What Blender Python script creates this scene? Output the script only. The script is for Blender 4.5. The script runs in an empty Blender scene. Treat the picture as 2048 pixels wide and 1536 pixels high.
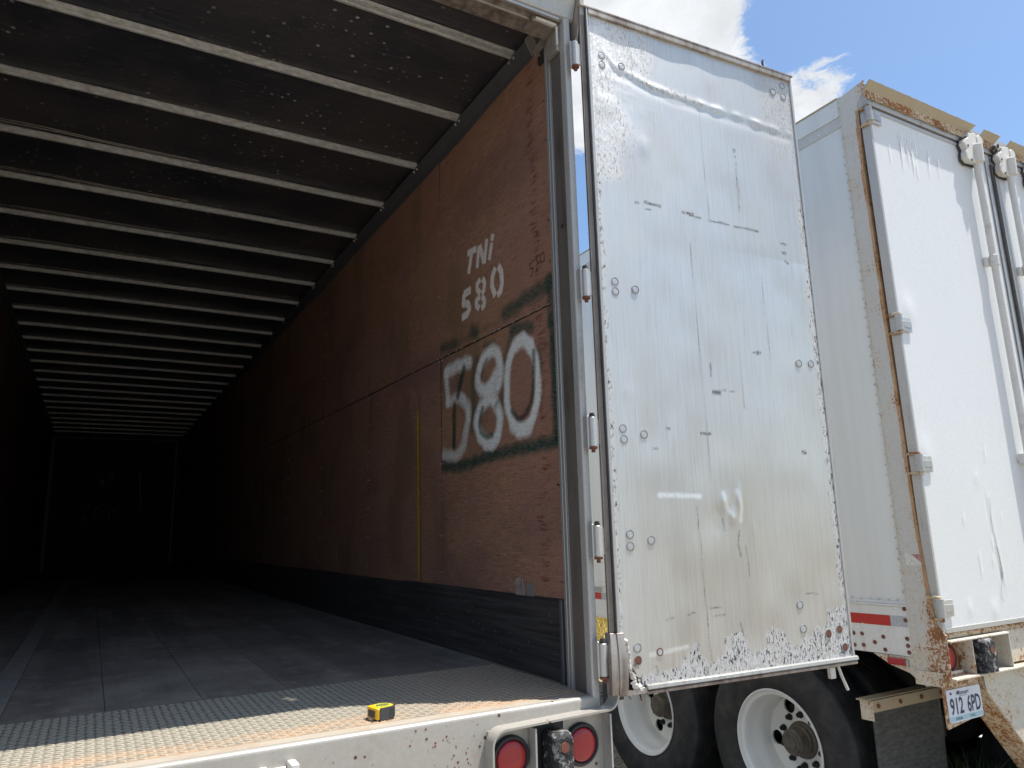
import bpy, bmesh, math, random
import numpy as np
from mathutils import Vector, Matrix, Euler
R = math.radians
random.seed(7)
SC = bpy.context.scene
COL = SC.collection

# ---------------------------------------------------------------- camera, sky, sun, exposure
cam_data = bpy.data.cameras.new('camera')
cam = bpy.data.objects.new('camera', cam_data)
COL.objects.link(cam)
cam_data.sensor_width = 36.0
cam_data.lens = 25.748
cam_data.clip_start = 0.05
cam_data.clip_end = 6000
_r = ((0.871566, -0.48965, -0.024807), (0.076065, 0.185034, -0.979784), (0.484342, 0.852059, 0.198514))
_m = Matrix(((_r[0][0], -_r[1][0], -_r[2][0]), (_r[0][1], -_r[1][1], -_r[2][1]), (_r[0][2], -_r[1][2], -_r[2][2]))).to_4x4()
cam.matrix_world = Matrix.Translation((-0.347304, -2.242801, 1.816591)) @ _m
SC.camera = cam

SUN = Vector((0.903, -0.448, 2.67)).normalized()
SKY_STRENGTH = 0.14
SUN_STRENGTH = 4.2
SC.view_settings.view_transform = 'Standard'
SC.view_settings.look = 'None'
SC.view_settings.exposure = 0.85
SC.view_settings.gamma = 1.0
SC.view_settings.use_curve_mapping = False
SC.cycles.max_bounces = 10
SC.cycles.diffuse_bounces = 6

world = bpy.data.worlds.new('World')
SC.world = world
world.use_nodes = True
wn = world.node_tree
wn.nodes.clear()

def nd(nt, typ, ins=None, **props):
    n = nt.nodes.new(typ)
    for k, v in props.items():
        setattr(n, k, v)
    if ins:
        for k, v in ins.items():
            s = n.inputs[k]
            if isinstance(v, bpy.types.NodeSocket):
                nt.links.new(v, s)
            else:
                s.default_value = v
    return n

def mth(nt, op, a, b=0.0, c=0.0, clamp=False):
    n = nd(nt, 'ShaderNodeMath', {0: a, 1: b, 2: c}, operation=op)
    n.use_clamp = clamp
    return n.outputs[0]

def vop(nt, op, a, b=(0, 0, 0), scale=None):
    n = nd(nt, 'ShaderNodeVectorMath', {0: a, 1: b}, operation=op)
    if scale is not None:
        n.inputs['Scale'].default_value = scale
    return n.outputs['Value'] if op in ('DOT_PRODUCT', 'LENGTH', 'DISTANCE') else n.outputs[0]

def mixc(nt, f, a, b, mode='MIX'):
    n = nt.nodes.new('ShaderNodeMix')
    n.data_type = 'RGBA'; n.blend_type = mode; n.clamp_factor = True
    for s, v in ((n.inputs[0], f), (n.inputs[6], a), (n.inputs[7], b)):
        if isinstance(v, bpy.types.NodeSocket): nt.links.new(v, s)
        else: s.default_value = v if isinstance(v, (int, float)) else (*v[:3], 1)
    return n.outputs[2]

def ramp(nt, f, lo, hi, a=0.0, b=1.0):
    n = nd(nt, 'ShaderNodeMapRange', {0: f, 1: lo, 2: hi, 3: a, 4: b})
    n.clamp = True
    n.interpolation_type = 'SMOOTHSTEP'
    return n.outputs[0]

def noise(nt, vec, scale, detail=3.0, rough=0.55, dist=0.0):
    return nd(nt, 'ShaderNodeTexNoise', {'Vector': vec, 'Scale': scale, 'Detail': detail, 'Roughness': rough, 'Distortion': dist}).outputs[0]

def build_world(nt):
    tc = nd(nt, 'ShaderNodeTexCoord').outputs['Generated']
    sky = nd(nt, 'ShaderNodeTexSky', sky_type='NISHITA', sun_disc=False)
    sky.sun_elevation = math.asin(SUN.z)
    sky.sun_rotation = math.atan2(SUN.x, SUN.y)
    sky.altitude = 200; sky.air_density = 1.0; sky.dust_density = 1.6; sky.ozone_density = 1.2
    sp = nd(nt, 'ShaderNodeSeparateXYZ', {0: tc})
    zz = mth(nt, 'ADD', mth(nt, 'MAXIMUM', sp.outputs[2], 0.0), 0.12)
    pl = nd(nt, 'ShaderNodeCombineXYZ', {0: mth(nt, 'DIVIDE', sp.outputs[0], zz), 1: mth(nt, 'DIVIDE', sp.outputs[1], zz), 2: 0.0}).outputs[0]
    warp = nd(nt, 'ShaderNodeTexNoise', {'Vector': pl, 'Scale': 3.0, 'Detail': 4.0}).outputs[1]
    pw = vop(nt, 'ADD', pl, vop(nt, 'SCALE', vop(nt, 'SUBTRACT', warp, (0.5, 0.5, 0.5)), scale=0.35))
    n1 = noise(nt, pw, 2.1, 8, 0.62)
    n2 = noise(nt, pw, 8.0, 9, 0.70)
    cov = mth(nt, 'ADD', mth(nt, 'SUBTRACT', n1, 0.5), mth(nt, 'MULTIPLY', mth(nt, 'SUBTRACT', n2, 0.5), 0.95))
    # the cumulus masses that the photograph shows, and the clear blue beside them
    blobs = [((0.5552, 0.5917, 0.5945), 0.10, 0.34), ((0.4837, 0.6131, 0.6246), 0.12, 0.22), ((0.6026, 0.5304, 0.5963), 0.06, 0.12),
             ((0.679, 0.526, 0.5121), 0.038, 0.24), ((0.722, 0.4696, 0.5081), 0.035, 0.22), ((0.7121, 0.5107, 0.482), 0.042, 0.30),
             ((0.4924, 0.6861, 0.5356), 0.07, 0.26), ((0.7679, 0.3843, 0.5398), 0.14, -0.40), ((0.5341, 0.7459, 0.398), 0.10, -0.30),
             ((0.665, 0.485, 0.57), 0.06, -0.42), ((0.85, 0.3, 0.42), 0.16, -0.25)]
    for d, s, a in blobs:
        dist = vop(nt, 'DISTANCE', tc, d)
        g = mth(nt, 'EXPONENT', mth(nt, 'MULTIPLY', mth(nt, 'POWER', mth(nt, 'DIVIDE', dist, s), 2.0), -1.0))
        cov = mth(nt, 'ADD', cov, mth(nt, 'MULTIPLY', g, a))
    m = ramp(nt, cov, -0.01, 0.17)
    thin = noise(nt, pw, 5.0, 7, 0.65)
    shade = ramp(nt, thin, 0.3, 0.7, 0.84, 1.06)
    cc = mixc(nt, 1.0, (3.7, 3.8, 3.9), nd(nt, 'ShaderNodeCombineColor', {0: shade, 1: shade, 2: shade}).outputs[0], 'MULTIPLY')
    skyc = mixc(nt, 1.0, sky.outputs[0], (0.60, 0.70, 0.765), 'MULTIPLY')
    # thin white veil near the horizon, as a humid summer sky has
    out = mixc(nt, mth(nt, 'MULTIPLY', m, 0.97), skyc, cc)
    bg = nd(nt, 'ShaderNodeBackground', {'Color': out, 'Strength': SKY_STRENGTH})
    nt.links.new(bg.outputs[0], nd(nt, 'ShaderNodeOutputWorld').inputs[0])
build_world(wn)

sd = bpy.data.lights.new('sun', 'SUN')
sd.energy = SUN_STRENGTH
sd.angle = R(0.53)
sd.color = (1.0, 0.955, 0.88)
sun = bpy.data.objects.new('sun', sd)
sun.rotation_euler = SUN.to_track_quat('Z', 'Y').to_euler()
sun.location = (3, -6, 20)
COL.objects.link(sun)

# ---------------------------------------------------------------- mesh helpers
class MB:
    def __init__(s, tf=None):
        s.v = []; s.f = []; s.tf = tf
    def add(s, vs, fs):
        b = len(s.v)
        s.v += [tuple(v) for v in vs]
        s.f += [tuple(b + i for i in f) for f in fs]
        return s
    def box(s, x0, x1, y0, y1, z0, z1):
        return s.add([(x0, y0, z0), (x1, y0, z0), (x1, y1, z0), (x0, y1, z0), (x0, y0, z1), (x1, y0, z1), (x1, y1, z1), (x0, y1, z1)],
                     [(0, 3, 2, 1), (4, 5, 6, 7), (0, 1, 5, 4), (1, 2, 6, 5), (2, 3, 7, 6), (3, 0, 4, 7)])
    def prism(s, pts, fn):
        """pts: outline [(a,b)], fn(a,b,k) -> xyz with k 0/1 for the two ends"""
        n = len(pts)
        vs = [fn(a, b, 0) for a, b in pts] + [fn(a, b, 1) for a, b in pts]
        fs = [tuple(range(n))[::-1], tuple(range(n, 2 * n))] + [(i, (i + 1) % n, n + (i + 1) % n, n + i) for i in range(n)]
        return s.add(vs, fs)
    def px(s, pts, x0, x1): return s.prism(pts, lambda a, b, k: ((x0, x1)[k], a, b))
    def py(s, pts, y0, y1): return s.prism(pts, lambda a, b, k: (a, (y0, y1)[k], b))
    def pz(s, pts, z0, z1): return s.prism(pts, lambda a, b, k: (a, b, (z0, z1)[k]))
    def cyl(s, p0, p1, r0, r1=None, n=16, caps=True):
        p0 = Vector(p0); p1 = Vector(p1); r1 = r0 if r1 is None else r1
        d = (p1 - p0).normalized()
        u = d.orthogonal().normalized(); w = d.cross(u)
        vs = []
        for p, r in ((p0, r0), (p1, r1)):
            for i in range(n):
                a = 2 * math.pi * i / n
                vs.append(p + (u * math.cos(a) + w * math.sin(a)) * r)
        fs = [(i, (i + 1) % n, n + (i + 1) % n, n + i) for i in range(n)]
        if caps: fs += [tuple(range(n))[::-1], tuple(range(n, 2 * n))]
        return s.add(vs, fs)
    def lathe(s, c, prof, n=48, axis='x'):
        """prof [(r, t)]: radius, offset along +axis"""
        vs = []
        for r, t in prof:
            for i in range(n):
                a = 2 * math.pi * i / n
                if axis == 'x': vs.append((c[0] + t, c[1] + r * math.cos(a), c[2] + r * math.sin(a)))
                elif axis == 'y': vs.append((c[0] + r * math.cos(a), c[1] + t, c[2] + r * math.sin(a)))
                else: vs.append((c[0] + r * math.cos(a), c[1] + r * math.sin(a), c[2] + t))
        fs = []
        for k in range(len(prof) - 1):
            for i in range(n):
                j = (i + 1) % n
                fs.append((k * n + i, k * n + j, (k + 1) * n + j, (k + 1) * n + i))
        return s.add(vs, fs)
    def tube(s, pts, r, n=6):
        for a, b in zip(pts, pts[1:]): s.cyl(a, b, r, n=n)
        return s
    def build(s, name, mat, parent=None, smooth=False, bevel=0.0, seg=1, label=None, kind=None):
        vs = s.v if s.tf is None else [s.tf(p) for p in s.v]
        me = bpy.data.meshes.new(name)
        me.from_pydata(vs, [], s.f)
        me.materials.append(mat)
        bm = bmesh.new(); bm.from_mesh(me); bmesh.ops.recalc_face_normals(bm, faces=bm.faces); bm.to_mesh(me); bm.free()
        o = bpy.data.objects.new(name, me)
        COL.objects.link(o)
        if parent is not None: o.parent = parent
        if smooth:
            for p in me.polygons: p.use_smooth = True
            if smooth == 'auto': me.set_sharp_from_angle(angle=R(38))
        if bevel:
            md = o.modifiers.new('bevel', 'BEVEL'); md.width = bevel; md.segments = seg; md.limit_method = 'ANGLE'; md.angle_limit = R(40)
        if label: o['label'] = label
        if kind: o['kind'] = kind
        return o

def empty(name, loc, label, cat, group=None):
    o = bpy.data.objects.new(name, None)
    COL.objects.link(o); o.location = loc; o.empty_display_size = 0.2
    o['label'] = label; o['category'] = cat
    if group: o['group'] = group
    return o

def grid(name, mat, parent, fn, nu, nv, attrs=None, keep=None, smooth=True):
    """fn(i arrays) -> (N,3) positions of an nu x nv grid; attrs name -> values per point"""
    ii, jj = np.meshgrid(np.arange(nu + 1), np.arange(nv + 1), indexing='ij')
    P = fn(ii.ravel() / nu, jj.ravel() / nv)
    idx = np.arange((nu + 1) * (nv + 1)).reshape(nu + 1, nv + 1)
    q = np.stack([idx[:-1, :-1], idx[1:, :-1], idx[1:, 1:], idx[:-1, 1:]], -1).reshape(-1, 4)
    if keep is not None:
        c = P[q].mean(1)
        q = q[keep(c)]
    me = bpy.data.meshes.new(name)
    me.vertices.add(len(P)); me.vertices.foreach_set('co', P.astype(np.float32).ravel())
    me.loops.add(q.size); me.loops.foreach_set('vertex_index', q.astype(np.int32).ravel())
    me.polygons.add(len(q))
    me.polygons.foreach_set('loop_start', (np.arange(len(q)) * 4).astype(np.int32))
    me.update(calc_edges=True)
    me.validate()
    if attrs:
        for k, a in attrs.items():
            at = me.attributes.new(k, 'FLOAT', 'POINT'); at.data.foreach_set('value', a.astype(np.float32))
    if smooth: me.polygons.foreach_set('use_smooth', np.ones(len(me.polygons), bool))
    me.materials.append(mat)
    o = bpy.data.objects.new(name, me); COL.objects.link(o)
    if parent is not None: o.parent = parent
    return o

def spline(pts, n=6):
    if len(pts) < 3: return pts
    p = [np.array(q) for q in pts]
    closed = np.linalg.norm(p[0] - p[-1]) < 1e-6
    e0 = p[-2] if closed else 2 * p[0] - p[1]; e1 = p[1] if closed else 2 * p[-1] - p[-2]
    q = [e0] + p + [e1]; out = []
    for i in range(1, len(q) - 2):
        for k in range(n):
            t = k / n
            out.append(.5 * (2 * q[i] + (q[i + 1] - q[i - 1]) * t + (2 * q[i - 1] - 5 * q[i] + 4 * q[i + 1] - q[i + 2]) * t * t + (3 * q[i] - q[i - 1] - 3 * q[i + 1] + q[i + 2]) * t ** 3))
    return out + [p[-1]]

def segdist(P, pts, flat=False):
    d = np.full(len(P), 1e9); n = len(pts) - 1
    for i, (a, b) in enumerate(zip(pts, pts[1:])):
        a = np.array(a); b = np.array(b); ab = b - a
        t = ((P - a) @ ab) / max(ab @ ab, 1e-12)
        if flat:
            L = math.sqrt(ab @ ab)
            over = np.maximum(-t if i == 0 else 0 * t, t - 1 if i == n - 1 else 0 * t) * L
            tc = np.clip(t, 0, 1)
            dd = np.linalg.norm(P - a - tc[:, None] * ab, axis=1) + np.clip((over - .004) * 12, 0, 9)
            d = np.minimum(d, dd)
            continue
        t = np.clip(t, 0, 1)
        d = np.minimum(d, np.linalg.norm(P - a - t[:, None] * ab, axis=1))
    return d

def soft(P, strokes, hard=False):
    m = np.zeros(len(P))
    for st in strokes:
        pts, r = st[0], st[1]; a = st[2] if len(st) > 2 else 1.0
        d = segdist(P, pts, True) if hard else segdist(P, spline(pts)) * (1 + .10 * np.sin(P[:, 0] * 61 + P[:, 1] * 37))
        g = np.clip((r + 0.002 - d) / 0.004, 0, 1) if hard else np.clip(1.12 - (d / (r * 1.0)) ** 1.6, 0, 1)
        m = 1 - (1 - m) * (1 - g * a)
    return m

# ---------------------------------------------------------------- materials
def mat(name, fn, **kw):
    m = bpy.data.materials.new(name); m.use_nodes = True
    nt = m.node_tree; nt.nodes.clear()
    b = nt.nodes.new('ShaderNodeBsdfPrincipled')
    nt.links.new(b.outputs[0], nt.nodes.new('ShaderNodeOutputMaterial').inputs[0])
    co = nd(nt, 'ShaderNodeTexCoord').outputs['Object']
    fn(nt, b, co, **kw)
    return m

def setb(nt, b, **kw):
    names = {'col': 'Base Color', 'rough': 'Roughness', 'metal': 'Metallic', 'spec': 'Specular IOR Level', 'coat': 'Coat Weight', 'normal': 'Normal'}
    for k, v in kw.items():
        s = b.inputs[names[k]]
        if isinstance(v, bpy.types.NodeSocket): nt.links.new(v, s)
        elif k == 'col': s.default_value = (*v[:3], 1)
        else: s.default_value = v

def bump(nt, h, dist=0.001, strength=1.0, prev=None):
    n = nd(nt, 'ShaderNodeBump', {'Height': h, 'Distance': dist, 'Strength': strength})
    if prev is not None: nt.links.new(prev, n.inputs['Normal'])
    return n.outputs[0]

def scl(nt, co, v): return vop(nt, 'MULTIPLY', co, v)
def attr(nt, name): return nd(nt, 'ShaderNodeAttribute', attribute_name=name).outputs['Fac']

def m_paint(nt, b, co, col=(0.7, 0.7, 0.68), dirt=(0.32, 0.27, 0.2), d0=0.52, d1=0.75, rust=None, r0=0.6, r1=0.66, rough=0.45, metal=0.0, streak=True, spots=0.0, bmp=0.0004, spec=0.4, bias=False):
    n1 = noise(nt, co, 3.0, 6, 0.65)
    st = noise(nt, scl(nt, co, (28, 28, 1.6)), 1.0, 4, 0.6) if streak else noise(nt, co, 11.0, 4, 0.6)
    f = ramp(nt, mth(nt, 'ADD', mth(nt, 'MULTIPLY', n1, 0.55), mth(nt, 'MULTIPLY', st, 0.45)), d0, d1)
    c = mixc(nt, f, col, dirt)
    fine = noise(nt, co, 90.0, 3, 0.7)
    c = mixc(nt, ramp(nt, fine, 0.35, 0.75, 0.0, 0.16), c, tuple(x * 0.55 for x in dirt))
    rr = rough
    h = fine
    if spots > 0:
        vo = nd(nt, 'ShaderNodeTexVoronoi', {'Vector': co, 'Scale': 38.0, 'Randomness': 1.0})
        sel = nd(nt, 'ShaderNodeSeparateColor', {0: vo.outputs['Color']}).outputs[0]
        sp = mth(nt, 'MULTIPLY', ramp(nt, vo.outputs['Distance'], 0.26, 0.16), mth(nt, 'LESS_THAN', sel, spots))
        c = mixc(nt, sp, c, (0.09, 0.045, 0.025))
    if rust is not None:
        rn = mth(nt, 'ADD', mth(nt, 'MULTIPLY', noise(nt, co, 5.0, 8, 0.80), 0.55), mth(nt, 'MULTIPLY', noise(nt, co, 75.0, 4, 0.7), 0.45))
        if bias:      # rust spreads from the rear edge and the foot of the post
            sb = nd(nt, 'ShaderNodeSeparateXYZ', {0: co})
            rn = mth(nt, 'ADD', rn, mth(nt, 'ADD', ramp(nt, sb.outputs[1], -0.055, -0.125, 0, 0.085), ramp(nt, sb.outputs[2], 1.7, 1.0, 0, 0.05)))
        rf = ramp(nt, rn, r0, r1)
        rc = mixc(nt, noise(nt, co, 45.0, 3, 0.7), (0.09, 0.028, 0.012), (0.42, 0.19, 0.07))
        halo = ramp(nt, rn, r0 - 0.1, r1)
        c = mixc(nt, mth(nt, 'MULTIPLY', halo, 0.6), c, (0.5, 0.31, 0.15))
        c = mixc(nt, rf, c, rc)
        rr = ramp(nt, rf, 0, 1, rough, 0.9)
        h = mth(nt, 'ADD', h, mth(nt, 'MULTIPLY', rf, 0.8))
    setb(nt, b, col=c, rough=rr, metal=metal, spec=spec, normal=bump(nt, h, bmp, 0.6))

def m_plain(nt, b, co, col=(0.5, 0.5, 0.5), rough=0.5, metal=0.0, var=0.25, vs=20.0, bmp=0.0002, spec=0.5, coat=0.0):
    n = noise(nt, co, vs, 5, 0.65)
    c = mixc(nt, ramp(nt, n, 0.25, 0.8), tuple(x * (1 + var) for x in col), tuple(x * (1 - var) for x in col))
    setb(nt, b, col=c, rough=rough, metal=metal, spec=spec, coat=coat, normal=bump(nt, noise(nt, co, vs * 6, 3), bmp, 0.5))

def m_ply(nt, b, co, k=1.0):
    grain = noise(nt, scl(nt, co, (40, 12, 120)), 1.0, 6, 0.7, 0.5)
    pore = noise(nt, scl(nt, co, (60, 26, 330)), 1.0, 2, 0.7)
    big = noise(nt, scl(nt, co, (1, 1.4, 2.6)), 1.0, 5, 0.6)
    ven = noise(nt, scl(nt, co, (0.1, 3.2, 0.25)), 1.0, 2, 0.5)
    c = mixc(nt, ramp(nt, grain, 0.32, 0.7), (0.44, 0.240, 0.168), (0.23, 0.118, 0.084))
    c = mixc(nt, ramp(nt, big, 0.35, 0.7, 0.0, 0.55), c, (0.37, 0.225, 0.13))
    c = mixc(nt, ramp(nt, ven, 0.4, 0.62, 0.0, 0.45), c, (0.33, 0.17, 0.135))
    pa = noise(nt, scl(nt, co, (1, 2.2, 1.1)), 1.0, 3, 0.5)
    c = mixc(nt, ramp(nt, pa, 0.52, 0.66, 0.0, 0.7), c, (0.215, 0.138, 0.078))
    pb_ = noise(nt, scl(nt, co, (3, 1.1, 2.7)), 1.0, 4, 0.6)
    c = mixc(nt, ramp(nt, pb_, 0.50, 0.68, 0.0, 0.6), c, (0.205, 0.118, 0.104))
    fl_ = noise(nt, scl(nt, co, (60, 34, 260)), 1.0, 3, 0.75, 0.6)
    c = mixc(nt, ramp(nt, fl_, 0.55, 0.70, 0.0, 0.55), c, (0.55, 0.35, 0.25))
    c = mixc(nt, ramp(nt, pore, 0.60, 0.72, 0.0, 0.7), c, (0.07, 0.03, 0.02))
    # dried cathedral figure and red stain down the sheet edge next to the door post
    sx = nd(nt, 'ShaderNodeSeparateXYZ', {0: co})
    wob = mth(nt, 'MULTIPLY', mth(nt, 'SUBTRACT', noise(nt, scl(nt, co, (1, 1, 5)), 1.0, 4, 0.6), 0.5), 0.22)
    edge = mth(nt, 'ABSOLUTE', mth(nt, 'SUBTRACT', mth(nt, 'ADD', sx.outputs[1], wob), 0.37))
    zig = noise(nt, scl(nt, co, (1, 14, 60)), 1.0, 3, 0.7, 0.5)
    stain = mth(nt, 'MULTIPLY', ramp(nt, edge, 0.06, 0.0), ramp(nt, zig, 0.50, 0.60))
    c = mixc(nt, mth(nt, 'MULTIPLY', stain, 0.7), c, (0.13, 0.025, 0.018))
    # pale scratches along the load
    sc = noise(nt, nd(nt, 'ShaderNodeMapping', {'Vector': co, 'Rotation': (0.12, 0, 0), 'Scale': (1, 1.3, 120)}).outputs[0], 1.0, 2, 0.5)
    sc2 = noise(nt, co, 2.3, 3)
    c = mixc(nt, mth(nt, 'MULTIPLY', ramp(nt, sc, 0.70, 0.74), ramp(nt, sc2, 0.5, 0.62, 0, 0.5)), c, (0.3, 0.2, 0.14))
    wear = ramp(nt, noise(nt, scl(nt, co, (1, 30, 150)), 1.0, 3, 0.7), 0.30, 0.62, 0.55, 1.0)
    def lay(c, name, colr, k=1.0):
        return mixc(nt, mth(nt, 'MULTIPLY', mth(nt, 'MULTIPLY', attr(nt, name), wear), k, clamp=True), c, colr)
    c = lay(c, 'green', (0.020, 0.062, 0.048), 1.2)
    c = lay(c, 'white', (0.80, 0.83, 0.81), 1.25)
    c = lay(c, 'green_over', (0.012, 0.038, 0.032), 1.0)
    c = lay(c, 'stencil', (0.80, 0.74, 0.69), 1.2)
    c = lay(c, 'rub', (0.33, 0.27, 0.25), 0.8)
    c = lay(c, 'pen', (0.01, 0.01, 0.01), 1.2)
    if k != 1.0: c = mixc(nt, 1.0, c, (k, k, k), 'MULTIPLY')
    h = mth(nt, 'ADD', grain, mth(nt, 'MULTIPLY', pore, 0.6))
    setb(nt, b, col=c, rough=0.62, spec=0.3, normal=bump(nt, h, 0.0008, 0.8))

def m_alu(nt, b, co):
    """weathered aluminium lining of the open door"""
    st = noise(nt, scl(nt, co, (120, 120, 3.5)), 1.0, 8, 0.8)
    st2 = noise(nt, scl(nt, co, (230, 230, 5.0)), 1.0, 4, 0.7)
    big = noise(nt, co, 2.2, 5, 0.6)
    sp = noise(nt, scl(nt, co, (1, 1, 0.6)), 85.0, 4, 0.75)
    spf = noise(nt, scl(nt, co, (120, 120, 48)), 1.0, 4, 0.75)
    corr = attr(nt, 'corr')
    c = mixc(nt, ramp(nt, st, 0.3, 0.72), (0.66, 0.665, 0.665), (0.585, 0.585, 0.575))
    c = mixc(nt, ramp(nt, st2, 0.56, 0.68, 0.0, 0.45), c, (0.36, 0.35, 0.325))
    c = mixc(nt, ramp(nt, big, 0.35, 0.68, 0.0, 0.35), c, (0.66, 0.63, 0.55))
    c = mixc(nt, mth(nt, 'MULTIPLY', attr(nt, 'grime'), ramp(nt, st, 0.3, 0.7, 0.65, 1.0)), c, (0.42, 0.385, 0.33))
    oxide = mth(nt, 'MULTIPLY', corr, ramp(nt, sp, 0.38, 0.52), clamp=True)
    c = mixc(nt, mth(nt, 'MULTIPLY', oxide, 0.85), c, (0.57, 0.565, 0.56))
    pit = mth(nt, 'MULTIPLY', mth(nt, 'MULTIPLY', corr, 1.15, clamp=True), ramp(nt, mth(nt, 'ADD', mth(nt, 'MULTIPLY', spf, 0.6), mth(nt, 'MULTIPLY', sp, 0.4)), 0.525, 0.565))
    c = mixc(nt, pit, c, (0.045, 0.042, 0.045))
    mark = attr(nt, 'mark')
    mk = mth(nt, 'MULTIPLY', mark, ramp(nt, noise(nt, co, 160.0, 3, 0.6), 0.36, 0.52), clamp=True)
    c = mixc(nt, mk, c, (0.12, 0.12, 0.12))
    c = mixc(nt, mth(nt, 'MULTIPLY', attr(nt, 'chalk'), ramp(nt, sp, 0.3, 0.5, 0.3, 1.0)), c, (0.82, 0.83, 0.84))
    met = mth(nt, 'SUBTRACT', 0.72, mth(nt, 'MULTIPLY', mth(nt, 'ADD', mth(nt, 'ADD', oxide, mk), pit), 0.7), clamp=True)
    rg = mth(nt, 'ADD', ramp(nt, st, 0.3, 0.7, 0.42, 0.52), mth(nt, 'MULTIPLY', oxide, 0.25))
    h = mth(nt, 'ADD', mth(nt, 'ADD', mth(nt, 'MULTIPLY', st, 0.06), mth(nt, 'MULTIPLY', big, 1.0)), mth(nt, 'MULTIPLY', mth(nt, 'SUBTRACT', oxide, mth(nt, 'MULTIPLY', pit, 1.5)), 0.5))
    setb(nt, b, col=c, rough=rg, metal=met, normal=bump(nt, h, 0.0016, 0.55))

def m_roof(nt, b, co):
    g = noise(nt, scl(nt, co, (6, 60, 1)), 1.0, 4, 0.6)
    big = noise(nt, co, 1.3, 5, 0.65)
    c = mixc(nt, ramp(nt, big, 0.35, 0.7), (0.068, 0.061, 0.063), (0.026, 0.030, 0.040))
    c = mixc(nt, ramp(nt, g, 0.5, 0.75, 0, 0.4), c, (0.11, 0.10, 0.095))
    vo = nd(nt, 'ShaderNodeTexVoronoi', {'Vector': co, 'Scale': 26.0})
    sel = nd(nt, 'ShaderNodeSeparateColor', {0: vo.outputs['Color']}).outputs[1]
    spot = mth(nt, 'MULTIPLY', ramp(nt, vo.outputs['Distance'], 0.30, 0.10), ramp(nt, sel, 0.58, 0.92))
    vo2 = nd(nt, 'ShaderNodeTexVoronoi', {'Vector': co, 'Scale': 75.0})
    sel2 = nd(nt, 'ShaderNodeSeparateColor', {0: vo2.outputs['Color']}).outputs[1]
    spot2 = mth(nt, 'MULTIPLY', ramp(nt, vo2.outputs['Distance'], 0.25, 0.1), ramp(nt, sel2, 0.75, 1.0, 0, 0.6))
    zone = ramp(nt, noise(nt, co, 1.9, 3), 0.42, 0.62, 0.15, 1.0)
    c = mixc(nt, mth(nt, 'MULTIPLY', mth(nt, 'MAXIMUM', spot, spot2), mth(nt, 'MULTIPLY', zone, 0.8)), c, (0.55, 0.54, 0.54))
    setb(nt, b, col=c, rough=0.36, spec=0.5, normal=bump(nt, mth(nt, 'ADD', mth(nt, 'MULTIPLY', big, 2.0), g), 0.004, 0.5))

def m_rub(nt, b, co, col=(0.045, 0.050, 0.062)):
    g = noise(nt, scl(nt, co, (20, 2.2, 70)), 1.0, 5, 0.65)
    sc = noise(nt, scl(nt, co, (1, 3.0, 200)), 1.0, 3, 0.6)
    c = mixc(nt, ramp(nt, g, 0.3, 0.75), tuple(x * 0.6 for x in col), tuple(x * 1.5 for x in col))
    c = mixc(nt, ramp(nt, sc, 0.66, 0.72, 0, 0.55), c, (0.17, 0.17, 0.19))
    c = mixc(nt, ramp(nt, noise(nt, co, 14.0, 5, 0.7), 0.62, 0.8, 0, 0.4), c, (0.16, 0.14, 0.13))
    setb(nt, b, col=c, rough=0.5, spec=0.4, normal=bump(nt, mth(nt, 'ADD', g, sc), 0.002, 0.8))

def m_floor(nt, b, co):
    g = noise(nt, scl(nt, co, (70, 3.0, 1)), 1.0, 4, 0.6)
    big = noise(nt, co, 2.0, 6, 0.65)
    ob = nd(nt, 'ShaderNodeObjectInfo').outputs['Random']
    tk = noise(nt, scl(nt, co, (4.5, 0.35, 1)), 1.0, 4, 0.65)
    dz = noise(nt, co, 9.0, 7, 0.75)
    spk = noise(nt, co, 110.0, 2, 0.5)
    c = mixc(nt, ramp(nt, big, 0.3, 0.7), (0.37, 0.335, 0.29), (0.20, 0.182, 0.16))
    c = mixc(nt, ramp(nt, g, 0.55, 0.8, 0, 0.4), c, (0.09, 0.085, 0.085))
    c = mixc(nt, mth(nt, 'MULTIPLY', ob, 0.3), c, (0.22, 0.18, 0.15))
    c = mixc(nt, ramp(nt, tk, 0.42, 0.62, 0, 0.55), c, (0.13, 0.12, 0.11))
    c = mixc(nt, ramp(nt, dz, 0.52, 0.66, 0, 0.5), c, (0.46, 0.42, 0.37))
    c = mixc(nt, ramp(nt, spk, 0.74, 0.78, 0, 0.8), c, (0.7, 0.66, 0.6))
    setb(nt, b, col=c, rough=0.75, spec=0.25, normal=bump(nt, g, 0.001, 0.6))

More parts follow.
